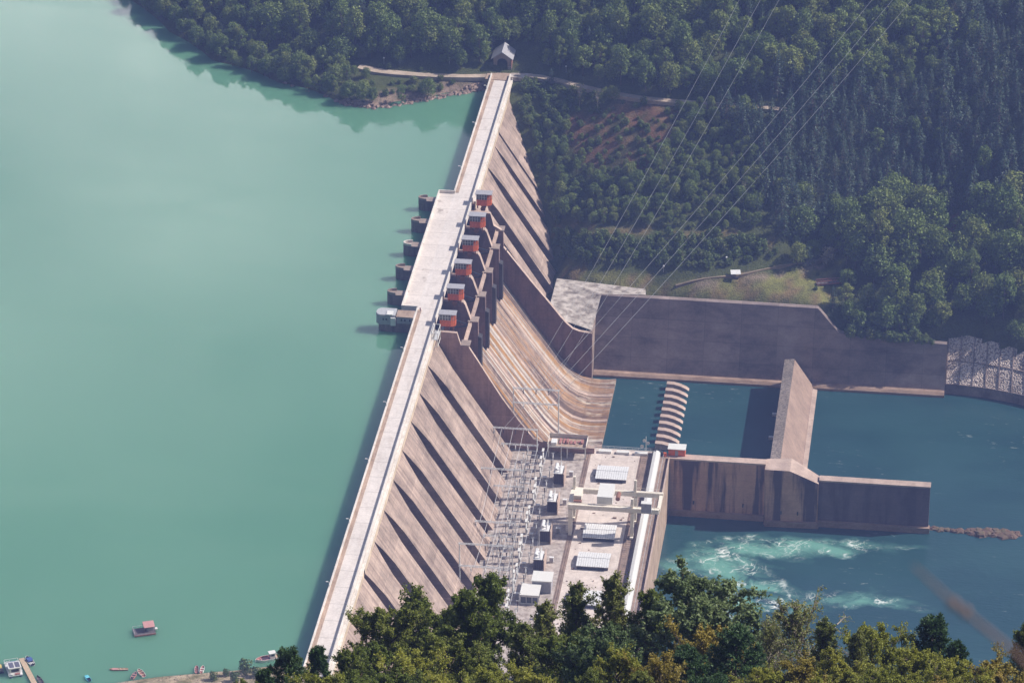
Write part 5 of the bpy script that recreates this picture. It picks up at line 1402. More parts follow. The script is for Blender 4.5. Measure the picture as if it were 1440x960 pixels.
# ------------------------------------------------------------------ far trees
def far_broadleaf(seed, h, r, crown_lo=.22, leaf=.62, nb=17, per=85):
    g = np.random.default_rng(seed); Vs, Qs = [], []; o = 0
    cen = []
    for k in range(nb):
        th = k * 2.399 + g.uniform(-.4, .4); f = (k + .5) / nb
        zz = crown_lo * h + (1 - crown_lo) * h * (.10 + .80 * f); rr = r * .68 * math.sin(math.pi * (.18 + .72 * f)) ** .8 * g.uniform(.65, 1.15)
        cen.append((rr * math.cos(th), rr * math.sin(th), zz, r * g.uniform(.30, .46)))
    S = []
    for (x, y, z, br) in cen:
        d = nrm(g.normal(size=(per, 3)) + np.array([0, 0, .45])); P = np.array([x, y, z]) + d * br * g.uniform(.4, 1.0, (per, 1)) ** .6 * g.uniform(.85, 1.35, (per, 1)) * np.array([1, 1, .9])
        V, Q = leaf_quads(P, nrm(d + g.normal(size=(per, 3)) * .55), g.uniform(.55, 1.25, per) * leaf, .75, g); Vs.append(V); Qs.append(Q + o); o += len(V)
        S.append(([0, 0, h * .25 + z * .2], [x * .8, y * .8, z]))
    nl = sum(len(q) for q in Qs)
    S = np.array(S + [([0, 0, -.8], [.1, .05, h * .4]), ([.1, .05, h * .4], [.0, .1, h * .75])], float)
    V, Q = seg_tubes(S, np.array([.10] * nb + [.22, .17]) * h / 10, np.array([.04] * nb + [.17, .06]) * h / 10); Qs.append(Q + o); Vs.append(V)
    return np.concatenate(Vs), np.concatenate(Qs), nl

def far_pine(seed, h, r, leaf=.5):
    g = np.random.default_rng(seed); Vs, Qs = [], []; o = 0; S = []
    nw = 17
    for k in range(nw):
        f = k / (nw - 1); z = h * (.16 + .82 * f); L = r * (1 - f) ** .75 * g.uniform(.8, 1.15) + .12; nbr = 7 if f < .8 else 4
        for b in range(nbr):
            th = b * 2 * math.pi / nbr + k * 1.1 + g.uniform(-.3, .3); l = L * g.uniform(.7, 1.15)
            tip = np.array([math.cos(th) * l, math.sin(th) * l, z - .18 * l + .1]); m_ = 6 if f < .75 else 4
            tt = g.uniform(.25, 1.05, (m_, 1)); P = np.array([0, 0, z]) * (1 - tt) + tip * tt + g.normal(size=(m_, 3)) * .10
            V, Q = leaf_quads(P, nrm(np.array([math.cos(th) * .45, math.sin(th) * .45, .8]) + g.normal(size=(m_, 3)) * .45), g.uniform(.6, 1.25, m_) * leaf, .6, g); Vs.append(V); Qs.append(Q + o); o += len(V)
            if f < .7: S.append(([0, 0, z], tip * .8 + np.array([0, 0, z * .2])))
    P = np.stack([np.zeros(5), np.zeros(5), h * np.linspace(.95, 1.02, 5)], 1); V, Q = leaf_quads(P, g.normal(size=(5, 3)), np.full(5, .35), 1, g); Vs.append(V); Qs.append(Q + o); o += len(V)
    nl = sum(len(q) for q in Qs); k = len(S)
    S = np.array(S + [([0, 0, -.8], [0, 0, h * .97])], float)
    V, Q = seg_tubes(S, np.array([.05] * k + [.17]), np.array([.02] * k + [.03])); Vs.append(V); Qs.append(Q + o)
    return np.concatenate(Vs), np.concatenate(Qs), nl

def tree_mesh(name, data, leafm, bark='bark'):
    V, Q, nl = data
    return mesh_np(name, V, Q, [M[leafm], M[bark]], np.concatenate([np.zeros(nl), np.ones(len(Q) - nl)]))

BL = [tree_mesh('broadleaf_tree', far_broadleaf(100 + i, 9.0 + .9 * (i % 4), (3.4, 4.2, 2.5, 3.8, 3.0, 4.6, 2.8, 3.5)[i], (.22, .15, .12, .3)[i % 4], (.46, .54, .42, .58)[i % 4], (19, 26, 14, 22)[i % 4], (120, 100, 130, 90)[i % 4]), 'broadleaf') for i in range(8)]
PN = [tree_mesh('pine_tree', far_pine(200 + i, 10.2 + .9 * (i % 3), 2.7 + .24 * i, .56), 'pine') for i in range(5)]
SH = [tree_mesh('shrub', far_broadleaf(300 + i, 3.0 + .3 * i, 1.9 + .15 * i, .02, .5, 11, 60), 'shrubl') for i in range(4)]
DRY = tree_mesh('dry_tree', far_broadleaf(401, 8, 2.6, .2, .5, 12, 45), 'palebloom', 'barkpale')
BARE = tree_mesh('bare_tree', far_broadleaf(402, 9, 2.4, .2, .4, 14, 9), 'fg_twig', 'barkpale')

cand = []
gx, gy = np.meshgrid(np.arange(-215, 262, 5.0), np.arange(1384, 1690, 5.0))
gx = gx.ravel() + RG.uniform(-2.1, 2.1, gx.size); gy = gy.ravel() + RG.uniform(-2.1, 2.1, gy.size)
gz = ground(gx, gy); px, py = proj(gx, gy, gz)
dv = (gx - A0[0]) * VV[0] + (gy - A0[1]) * VV[1]; du = (gx - A0[0]) * UU[0] + (gy - A0[1]) * UU[1]
ok = (px > -60) & (px < 1500) & (py > -60) & (py < 560)
ok &= ~((gz < .5) & (dv < 0)) & ~(gz < -60)
face_v = np.where(du < U_END, .8 + .65 * np.maximum(0, -.5 - gz), -50)
ok &= ~((dv < face_v + 3.0) & (dv > -12) & (du < U_END + .5)) & ~((du < 342) & (dv < 70) & (dv > 0) & (gz < -36)) & ~((du < 330) & (dv > 0))
ok &= ~((dv > 46) & (dv < 181) & (du < 336)) & ~((dv > 180) & (du < 338 - ((dv - 180) / 60.) ** 2 * 22 - 0))
ok &= (pdist(px, py, ROAD) > 11) & (pdist(px, py, PATH1) > 9) & (pdist(px, py, PATH2[1:]) > 9)
house = ((gx - (gp[0] + 5)) ** 2 / 150 + (gy - (gp[1] + 2)) ** 2 / 70 < 1); ok &= ~house
inside_clear = inpoly(px, py, CLEAR) | inpoly(px, py, LANDSLIP); inside_terr = inpoly(px, py, TERR)
SHRUBZ = [(775, 327), (1060, 337), (1100, 358), (1020, 377), (905, 375), (790, 367)]
MIDZ = [(715, 112), (870, 140), (1060, 155), (1065, 325), (775, 318), (735, 200)]
PINEZ = [(1000, 160), (1090, 128), (1320, 128), (1330, 0), (1500, 0), (1500, 310), (1300, 300), (1180, 335), (1075, 335), (1060, 240)]
RIGHTZ = [(1170, 330), (1300, 300), (1500, 300), (1500, 520), (1330, 505), (1180, 450), (1165, 400)]
BAREZ = [(810, 120), (870, 135), (850, 170), (800, 165)]
in_sh, in_mid, in_pine, in_right = (inpoly(px, py, z_) for z_ in (SHRUBZ, MIDZ, PINEZ, RIGHTZ))
pgx, pgy = np.meshgrid(np.arange(20, 262, 4.1), np.arange(1440, 1690, 4.1)); pgx = pgx.ravel() + RG.uniform(-1.5, 1.5, pgx.size); pgy = pgy.ravel() + RG.uniform(-1.5, 1.5, pgy.size)
pgz = ground(pgx, pgy); ppx, ppy = proj(pgx, pgy, pgz); pk = inpoly(ppx, ppy, PINEZ) & (pdist(ppx, ppy, ROAD) > 10) & (pdist(ppx, ppy, PATH2) > 8) & (ppx < 1480) & (ppy > -70)
pk &= ~inpoly(ppx, ppy, LANDSLIP)
def fine(poly, step, lo, hi):
    bx = [at(q[0], q[1], lo) for q in poly] + [at(q[0], q[1], hi) for q in poly]; x0, x1 = min(q[0] for q in bx), max(q[0] for q in bx); y0, y1 = min(q[1] for q in bx), max(q[1] for q in bx)
    a, b = np.meshgrid(np.arange(x0, x1, step), np.arange(y0, y1, step)); a = a.ravel() + RG.uniform(-.45, .45, a.size) * step; b = b.ravel() + RG.uniform(-.45, .45, b.size) * step
    c = ground(a, b); qx, qy = proj(a, b, c); v = (a - A0[0]) * VV[0] + (b - A0[1]) * VV[1]; u = (a - A0[0]) * UU[0] + (b - A0[1]) * UU[1]
    k = inpoly(qx, qy, poly) & (pdist(qx, qy, ROAD) > 11) & (pdist(qx, qy, PATH1) > 7) & (pdist(qx, qy, PATH2) > 7) & ~((v < .8 + .65 * np.maximum(0, -.5 - c) + 2.5) & (u < U_END)) & (u > 335)
    k &= ~inpoly(v, u, APRON)
    return [(a[i], b[i], c[i]) for i in np.nonzero(k)[0]]
trees = []      # (size in picture, kind, x, y, z, scale, rot, mesh index)
for i in np.nonzero(ok)[0]:
    k, s = None, 1.0; r_ = R.random()
    if inside_terr[i]:
        if r_ > .10: continue
        k, s = 'shrub', R.uniform(.35, .7)
    elif inside_clear[i]:
        if r_ > .85: continue
        k, s = 'shrub', R.uniform(.3, .9)
    elif in_sh[i] or (775 < px[i] < 1110 and 320 < py[i] < 430): continue
    elif in_right[i]:
        if r_ > .45: continue
        k, s = 'broadleaf_tree', R.uniform(1.2, 1.9)
        if py[i] > 400: s *= .8
    elif in_pine[i]:
        if r_ > .11: continue
        k, s = 'broadleaf_tree', R.uniform(.6, 1.1)
    elif in_mid[i]: continue
    elif gx[i] > 30 and r_ < .14: k, s = 'pine_tree', R.uniform(.7, 1.1)
    else:
        if r_ < .10: continue
        k, s = ('pine_tree', R.uniform(.6, 1.2)) if r_ < .17 else ('broadleaf_tree', R.choice((R.uniform(.6, .9), R.uniform(.8, 1.2), R.uniform(1.15, 1.6))))
        if gz[i] < 7 and px[i] < 700: s *= .75
        if 700 < px[i] < 812 and gz[i] < 6: k, s = 'shrub', R.uniform(.4, .8)
        if 515 < px[i] < 692 and gz[i] < 5.5: k, s = 'shrub', R.uniform(.5, .95)
    trees.append((s * (1 + .002 * (py[i] - 200)), k, gx[i], gy[i], gz[i], s, R.uniform(0, 6.28), R.randrange(99)))
for (x_, y_, z_) in fine(SHRUBZ, 2.5, -38, -22):
    s = R.uniform(.6, 1.25); trees.append((s, 'shrub', x_, y_, z_, s, R.uniform(0, 6.28), R.randrange(99)))
for (x_, y_, z_) in fine(MIDZ, 3.3, -30, 5):
    qx, qy = proj(x_, y_, z_)
    if inpoly(np.array([qx]), np.array([qy]), CLEAR)[0]:
        if R.random() < .55: s = R.uniform(.3, .8); trees.append((s * .8, 'shrub', x_, y_, z_, s, R.uniform(0, 6.28), R.randrange(99)))
        continue
    if R.random() < .42 or (qx < 812 and z_ > -7): s = R.uniform(.6, 1.1); k = 'shrub'
    else: s = R.uniform(.38, .75); k = 'broadleaf_tree'
    trees.append((s, k, x_, y_, z_, s, R.uniform(0, 6.28), R.randrange(99)))
for (v_, u_, s) in ((143, 334, .8), (148, 332.5, 1.2), (153, 332, 1.05), (158, 332.2, 1.3), (163, 332, 1.0), (168, 333, .8), (146, 336, 1.0), (151, 334.5, .8), (157, 336, 1.15), (163, 335, .9), (169, 336, 1.1), (176, 337, .9), (150, 341, 1.3), (161, 342, 1.4), (172, 343, 1.3)):
    q = D(v_, u_); trees.append((s * 1.6, 'broadleaf_tree', q[0], q[1], float(ground([q[0]], [q[1]])[0]), s, R.uniform(0, 6.28), R.randrange(99)))
for i in np.nonzero(pk)[0]:
    s = R.choice((R.uniform(.55, .85), R.uniform(.8, 1.25), R.uniform(1.1, 1.6))); trees.append((s * (1 + .002 * (ppy[i] - 200)), 'pine_tree', pgx[i], pgy[i], pgz[i], s, R.uniform(0, 6.28), R.randrange(99)))
for (ax, ay), (bx, by) in zip(SHORE[:6], SHORE[1:7]):      # overhanging trees right on the lake shore
    q0, q1 = at(ax, ay, .3), at(bx, by, .3); k_ = int(np.linalg.norm(q1 - q0) / 3.2)
    for j in range(k_):
        q = q0 + (q1 - q0) * (j + R.random()) / k_; q = q + np.array([1.5, 2.0, 0]) * R.uniform(.2, 2); s = R.uniform(.5, .95)
        if ax >= 470 and R.random() < .5: continue
        trees.append((s * .9, 'broadleaf_tree', q[0], q[1], max(.2, float(ground([q[0]], [q[1]])[0])), s, R.uniform(0, 6.28), R.randrange(99)))
# taller bare-ish trees in front of the road bend and the few distinct ones
for (qx, qy, z, kind, s) in ((815, 152, -8, 'BARE', 1.25), (840, 158, -10, 'BARE', 1.15), (775, 124, 2, 'PINE', .8), (1163, 377, -33, 'DRY', 1.15), (1262, 492, -46, 'DRY', .75), (1190, 372, -32, 'BARE', .9), (880, 240, -18, 'BARE', .7), (1000, 335, -26, 'BARE', .7), (960, 370, -33, 'BARE', .7), *((R.uniform(480, 1430), R.uniform(-20, 70), 25, 'BARE', R.uniform(.8, 1.2)) for _ in range(16)), *((R.uniform(1010, 1430), R.uniform(170, 300), -5, 'DRYP', R.uniform(.7, 1.05)) for _ in range(12))):
    p = on_ground(qx, qy); g_ = p[2]
    me = {'BARE': BARE, 'DRY': DRY, 'PINE': PN[4], 'DRYP': BARE}[kind]
    o = bpy.data.objects.new({'BARE': 'bare_tree', 'DRY': 'dry_tree', 'PINE': 'pine_tree', 'DRYP': 'bare_tree'}[kind], me); COL.objects.link(o)
    o.location = (p[0], p[1], g_ - .2); o.scale = (s, s, s); o.rotation_euler = (0, 0, R.uniform(0, 6))
    if kind == 'PINE': tag(o, 'single dark conifer standing by the road right of the gatehouse', 'tree')
    elif kind == 'DRY': tag(o, 'pale dry-leaved tree beside the terrace path' if qx < 1200 else 'pale whitish bush-like tree overhanging the retaining wall', 'tree')
    elif kind == 'DRYP': tag(o, 'thinly leaved pale-branched tree among the dark pines', 'tree', 'thin bare trees among the pines')
    elif qy < 100: tag(o, 'thinly leaved pale-branched tree in the wood above the hillside road', 'tree', 'thin bare trees above the road')
    else: tag(o, 'thinly leaved pale-branched tree on the bank below the road', 'tree', 'thin bare trees on the far bank')
LAB = {'broadleaf_tree': [(lambda t: t[2] < -8 and t[4] < 9, 'rounded green broadleaf tree on the lake shore left of the dam', 'broadleaf trees on the lake shore'),
                          (lambda t: t[2] < 0, 'rounded green broadleaf tree on the hillside left of the gatehouse', 'broadleaf trees on the hill left of the gatehouse'),
                          (lambda t: t[4] < -26, 'tall rounded broadleaf tree above the retaining wall at the right', 'broadleaf trees above the retaining wall'),
                          (lambda t: t[4] < 3, 'small bushy tree on the bank below the hillside road', 'broadleaf trees below the road'),
                          (lambda t: True, 'rounded green broadleaf tree in the wood above the hillside road', 'broadleaf trees above the road')],
       'pine_tree': [(lambda t: t[4] < 3, 'slender dark pine in the plantation below the level of the crest', 'pines low on the right hillside'), (lambda t: True, 'slender dark pine in the plantation high on the right hillside', 'pines high on the right hillside')],
       'shrub': [(lambda t: t[4] < -24, 'leafy shrub in the belt above the grassy terrace', 'shrubs above the terrace'), (lambda t: True, 'small shrub on the reddish cleared slope below the road', 'shrubs on the cleared slope')]}
protos = {'broadleaf_tree': BL, 'pine_tree': PN, 'shrub': SH}
for kind, meshes in protos.items():
    L_ = sorted([t for t in trees if t[1] == kind], key=lambda t: -t[0])
    first, rest = L_[:300], L_[300:]
    src = {}
    for t in first:
        mi = t[7] % len(meshes)
        if mi not in src:
            src[mi] = o = bpy.data.objects.new(kind, meshes[mi])
        else: o = src[mi].copy()
        COL.objects.link(o)
        o.location = (t[2], t[3], t[4] - .3); o.scale = (t[5] * R.uniform(.85, 1.15), t[5] * R.uniform(.85, 1.15), t[5] * R.uniform(.75, 1.25)); o.rotation_euler = (0, 0, t[6])
        for f_, lab, grp in LAB[kind]:
            if f_(t): tag(o, lab, 'shrub' if kind == 'shrub' else 'tree', grp); break
    print('TREES', kind, len(first), len(rest))
    if rest:
        pc = bpy.data.collections.new(kind + '_kinds')
        for mi in sorted(src): pc.objects.link(src[mi])
        me = bpy.data.meshes.new('wood'); me.from_pydata([(t[2], t[3], t[4] - .3) for t in rest], [], [])
        for nm, typ, vals in (('rz', 'FLOAT', [t[6] for t in rest]), ('sc', 'FLOAT', [t[5] for t in rest])):
            at_ = me.attributes.new(nm, typ, 'POINT'); at_.data.foreach_set('value', vals)
        at_ = me.attributes.new('pick', 'INT', 'POINT'); at_.data.foreach_set('value', [t[7] % len(src) for t in rest])
        o = bpy.data.objects.new({'broadleaf_tree': 'broadleaf_wood', 'pine_tree': 'pine_wood', 'shrub': 'scrub'}[kind], me); COL.objects.link(o)
        tag(o, {'broadleaf_tree': 'broadleaf wood covering the far hillside', 'pine_tree': 'dark pine plantation covering the right hillside', 'shrub': 'low scrub on the far bank'}[kind], 'wood', kind='stuff')
        ng = bpy.data.node_groups.new(kind + '_scatter', 'GeometryNodeTree')
        ng.interface.new_socket('Geometry', in_out='INPUT', socket_type='NodeSocketGeometry'); ng.interface.new_socket('Geometry', in_out='OUTPUT', socket_type='NodeSocketGeometry')
        gi, go = ng.nodes.new('NodeGroupInput'), ng.nodes.new('NodeGroupOutput')
        ci = ng.nodes.new('GeometryNodeCollectionInfo'); ci.inputs['Collection'].default_value = pc; ci.inputs['Separate Children'].default_value = True; ci.inputs['Reset Children'].default_value = True
        ip = ng.nodes.new('GeometryNodeInstanceOnPoints'); ip.inputs['Pick Instance'].default_value = True
        def na(name, dt):
            q = ng.nodes.new('GeometryNodeInputNamedAttribute'); q.data_type = dt; q.inputs['Name'].default_value = name; return q.outputs['Attribute']
        cx = ng.nodes.new('ShaderNodeCombineXYZ'); ng.links.new(na('rz', 'FLOAT'), cx.inputs[2])
        er = ng.nodes.new('FunctionNodeEulerToRotation'); ng.links.new(cx.outputs[0], er.inputs[0])
        ng.links.new(gi.outputs[0], ip.inputs['Points']); ng.links.new(ci.outputs[0], ip.inputs['Instance']); ng.links.new(na('pick', 'INT'), ip.inputs['Instance Index'])
        ng.links.new(er.outputs[0], ip.inputs['Rotation']); ng.links.new(na('sc', 'FLOAT'), ip.inputs['Scale']); ng.links.new(ip.outputs[0], go.inputs[0])
        o.modifiers.new('scatter', 'NODES').node_group = ng

# ------------------------------------------------------------------ foreground trees (near slope under the viewpoint)
def branch_tree(seed, h, r, upright=.5, n1=16, n2=6, n3=6, leaves=12, leaf=.2, lo=.2, aspect=.6, round_=1.0, droop=0.0):
    g = np.random.default_rng(seed); S, R0, R1 = [], [], []; TW = []
    kp = [np.array([0, 0, -1.5])]; d = np.array([g.normal() * .05, g.normal() * .05, 1.0])
    for i in range(7):
        d = nrm(d + g.normal(size=3) * .07 * np.array([1, 1, .2])); kp.append(kp[-1] + d * (h * .86 + 1.5) / 7)
    rad0 = .018 * h + .05
    def trunk(f): x = f * 7; i = min(6, int(x)); return kp[i] * (1 - x + i) + kp[i + 1] * (x - i)
    for i in range(7):
        S.append((kp[i], kp[i + 1])); R0.append(rad0 * (1 - i / 8)); R1.append(rad0 * (1 - (i + 1) / 8))
    for k in range(n1):
        f = lo + (.98 - lo) * (k + g.uniform(0, .8)) / n1; b = trunk(f); th = k * 2.399 + g.uniform(-.4, .4)
        prof = math.sin(math.pi * min(1, (.22 + .74 * (f - lo) / (1 - lo)))) ** (.7 * round_)
        L = r * max(.3, prof) * g.uniform(.8, 1.15); up = upright + f * .5
        dr = nrm(np.array([math.cos(th), math.sin(th), up])); p = b; mids = []
        for s in range(4):
            dr = nrm(dr + g.normal(size=3) * .16 + np.array([0, 0, .09 - droop])); q = p + dr * L / 3.6; S.append((p, q)); w_ = rad0 * .38 * (1 - s / 4.6); R0.append(w_); R1.append(w_ * .75); mids.append((p, q, dr)); p = q
        for j in range(n2):
            s = 1 + j * 3 / n2 + g.uniform(0, .4); i = min(3, int(s)); a_, b_, dd = mids[i]; st = a_ + (b_ - a_) * (s - int(s))
            d2 = nrm(dd * .7 + g.normal(size=3) * .75 + np.array([0, 0, .25 - droop])); l2 = L * g.uniform(.22, .42); e2 = st + d2 * l2
            S.append((st, e2)); R0.append(.022 + .002 * h); R1.append(.012)
            for t_ in range(n3):
                s0 = st + (e2 - st) * g.uniform(.2, 1); d3 = nrm(d2 + g.normal(size=3) * .7 + np.array([0, 0, .2 - droop])); e3 = s0 + d3 * l2 * g.uniform(.3, .6)
                S.append((s0, e3)); R0.append(.012); R1.append(.006); TW.append((s0, e3))
    TW = np.array(TW); m_ = len(TW) * leaves; idx = np.repeat(np.arange(len(TW)), leaves)
    t_ = g.uniform(.05, 1.08, (m_, 1)); P = TW[idx, 0] * (1 - t_) + TW[idx, 1] * t_ + g.normal(size=(m_, 3)) * leaf * .45
    Nn = nrm(g.normal(size=(m_, 3)) * .8 + np.array([0, 0, .7])); V, Q = leaf_quads(P, Nn, g.uniform(.6, 1.3, m_) * leaf, aspect, g)
    BV, BQ = seg_tubes(np.array(S), np.array(R0), np.array(R1))
    return (V, Q), (BV, BQ)

def needle_tree(seed, h, r, leaf=.34):
    g = np.random.default_rng(seed); S, R0, R1 = [], [], []; PT, DT = [], []
    S.append((np.array([0, 0, -1.5]), np.array([0, 0, h * .98]))); R0.append(.02 * h); R1.append(.02)
    nw = int(h * 1.5)
    for k in range(nw):
        f = (k + .5) / nw; z = h * (.12 + .86 * f); L = r * (1 - f) ** .62 * g.uniform(.8, 1.15) + .25
        for b in range(6):
            th = b * math.pi / 3 + k * .9 + g.uniform(-.3, .3); d = nrm(np.array([math.cos(th), math.sin(th), .12 + .35 * f])); p = np.array([0, 0, z]); l = L * g.uniform(.7, 1.1)
            pts_ = [p]
            for s in range(4): d = nrm(d + np.array([0, 0, .16]) + g.normal(size=3) * .08); pts_.append(pts_[-1] + d * l / 4); S.append((pts_[-2], pts_[-1])); R0.append(.05 * (1 - s / 5)); R1.append(.04 * (1 - s / 5))
            for s in range(2, 5):
                for j in range(4 if s < 4 else 6):
                    d2 = nrm(d + g.normal(size=3) * .5 + np.array([0, 0, .35])); e = pts_[s] + d2 * g.uniform(.15, .5); PT.append(e); DT.append(d2)
    PT.append(np.array([0, 0, h])); DT.append(np.array([0, 0, 1.])); PT, DT = np.array(PT), np.array(DT); nn_ = 12; idx = np.repeat(np.arange(len(PT)), nn_); m_ = len(idx)
    nd_ = nrm(DT[idx] * .8 + g.normal(size=(m_, 3)) * .75); c = PT[idx] + nd_ * leaf * .4; side = nrm(np.cross(nd_, g.normal(size=(m_, 3)))) * .035
    V = np.stack([c - nd_ * leaf * .5 - side, c - nd_ * leaf * .5 + side, c + nd_ * leaf * .5 + side * .5, c + nd_ * leaf * .5 - side * .5], 1).reshape(-1, 3)
    return (V, np.arange(4 * m_).reshape(-1, 4)), seg_tubes(np.array(S), np.array(R0), np.array(R1))

FG = {}
def fgmesh(key, data, leafm, bark):
    (V, Q), (BV, BQ) = data
    FG[key] = (mesh_np('crown', V, Q, M[leafm]), mesh_np('trunk', BV, BQ, M[bark]))
fgmesh('dark1', branch_tree(1, 14, 4.2, .55, 26, 9, 8, 26, .19), 'fg_dark', 'bark')
fgmesh('dark2', branch_tree(2, 14, 3.4, 1.3, 26, 9, 8, 24, .19), 'fg_dark', 'bark')
fgmesh('upright', branch_tree(3, 14, 3.0, 2.0, 30, 9, 8, 12, .16, .15, .55, 1.0, -.12), 'fg_twig', 'bark')
fgmesh('silver', branch_tree(4, 13, 4.6, .5, 30, 10, 8, 26, .20, .1, .75, .8), 'fg_silver', 'bark')
fgmesh('olive', branch_tree(5, 9, 3.4, .8, 24, 9, 8, 22, .15, .06), 'fg_olive', 'bark')
fgmesh('rust', branch_tree(6, 9, 3.2, .7, 24, 9, 8, 20, .15, .06), 'fg_rust', 'bark')
fgmesh('twig', branch_tree(7, 12, 3.6, 1.6, 30, 10, 9, 5, .13, .08), 'fg_twig', 'barkpale')
fgmesh('pine', needle_tree(8, 12, 3.2), 'fg_pine', 'bark')
fgmesh('pine2', needle_tree(9, 12, 2.6), 'fg_pine', 'bark')
def topz(me):
    a = np.empty(len(me.vertices) * 3, np.float32); me.vertices.foreach_get('co', a); a = a.reshape(-1, 3); return float(np.percentile(a[:, 2] + a[:, 1] * .5, 99.9))
fgH = {k: topz(v[0]) for k, v in FG.items()}
NAMES = dict(dark1='broadleaf_tree', dark2='broadleaf_tree', upright='slender_tree', silver='round_tree', olive='bushy_tree', rust='autumn_tree', twig='twiggy_tree', pine='conifer', pine2='conifer')
KINDL = dict(dark1='dark green broadleaf tree', dark2='dark green broadleaf tree with upright shoots', upright='slender brownish tree with upright shoots', silver='round grey-green leafy tree', olive='yellow-olive bushy tree',
             rust='rusty autumn-tinted tree', twig='sparse twiggy grey-brown tree', pine='dark needled conifer', pine2='narrow dark conifer')
FGL = []
def fg(kind, px, top, Y, where, s=1.0):
    """a tree on the near slope whose top reaches the given height in the view"""
    d = ray(px, top); t_ = Y / d[1]; x, zt = d[0] * t_, H + d[2] * t_; rz = R.uniform(0, 6.28)
    if kind not in VS:
        me = FG[kind][0]; a = np.empty(len(me.vertices) * 3, np.float32); me.vertices.foreach_get('co', a); VS[kind] = a.reshape(-1, 3)[::23].astype(float)
    g_ = float(ground([x], [Y])[0]); sc = (zt - g_) / 14.0; c_, s_ = math.cos(rz), math.sin(rz); q = VS[kind]; qx, qy = q[:, 0] * c_ - q[:, 1] * s_, q[:, 0] * s_ + q[:, 1] * c_
    for _ in range(4):      # grow or shrink it until its crown reaches that height
        g_ = float(ground([x], [Y])[0]); w_ = s * (sc * .55 + .40)
        ax_, ay_ = proj(x + qx * w_, Y + qy * w_, g_ + q[:, 2] * sc); k_ = ay_ < np.percentile(ay_, 25)
        x += (px - ax_[k_].mean()) * Y / F * 1.13 * .8; sc = max(.25, sc * (1 + (np.percentile(ay_, .4) - top) / 20.6 / 14 / .86 / max(.3, sc)))
    w_ = s * (sc * .55 + .40); g_ = float(ground([x], [Y])[0])
    root = thing(NAMES[kind], KINDL[kind] + ' ' + where, 'tree', (x, Y, g_), rz, 'trees on the near slope'); root.scale = (w_, w_, sc)
    for nme, me in zip(('crown', 'trunk'), FG[kind]):
        o = bpy.data.objects.new(nme, me); COL.objects.link(o); o.parent = root
VS = {}
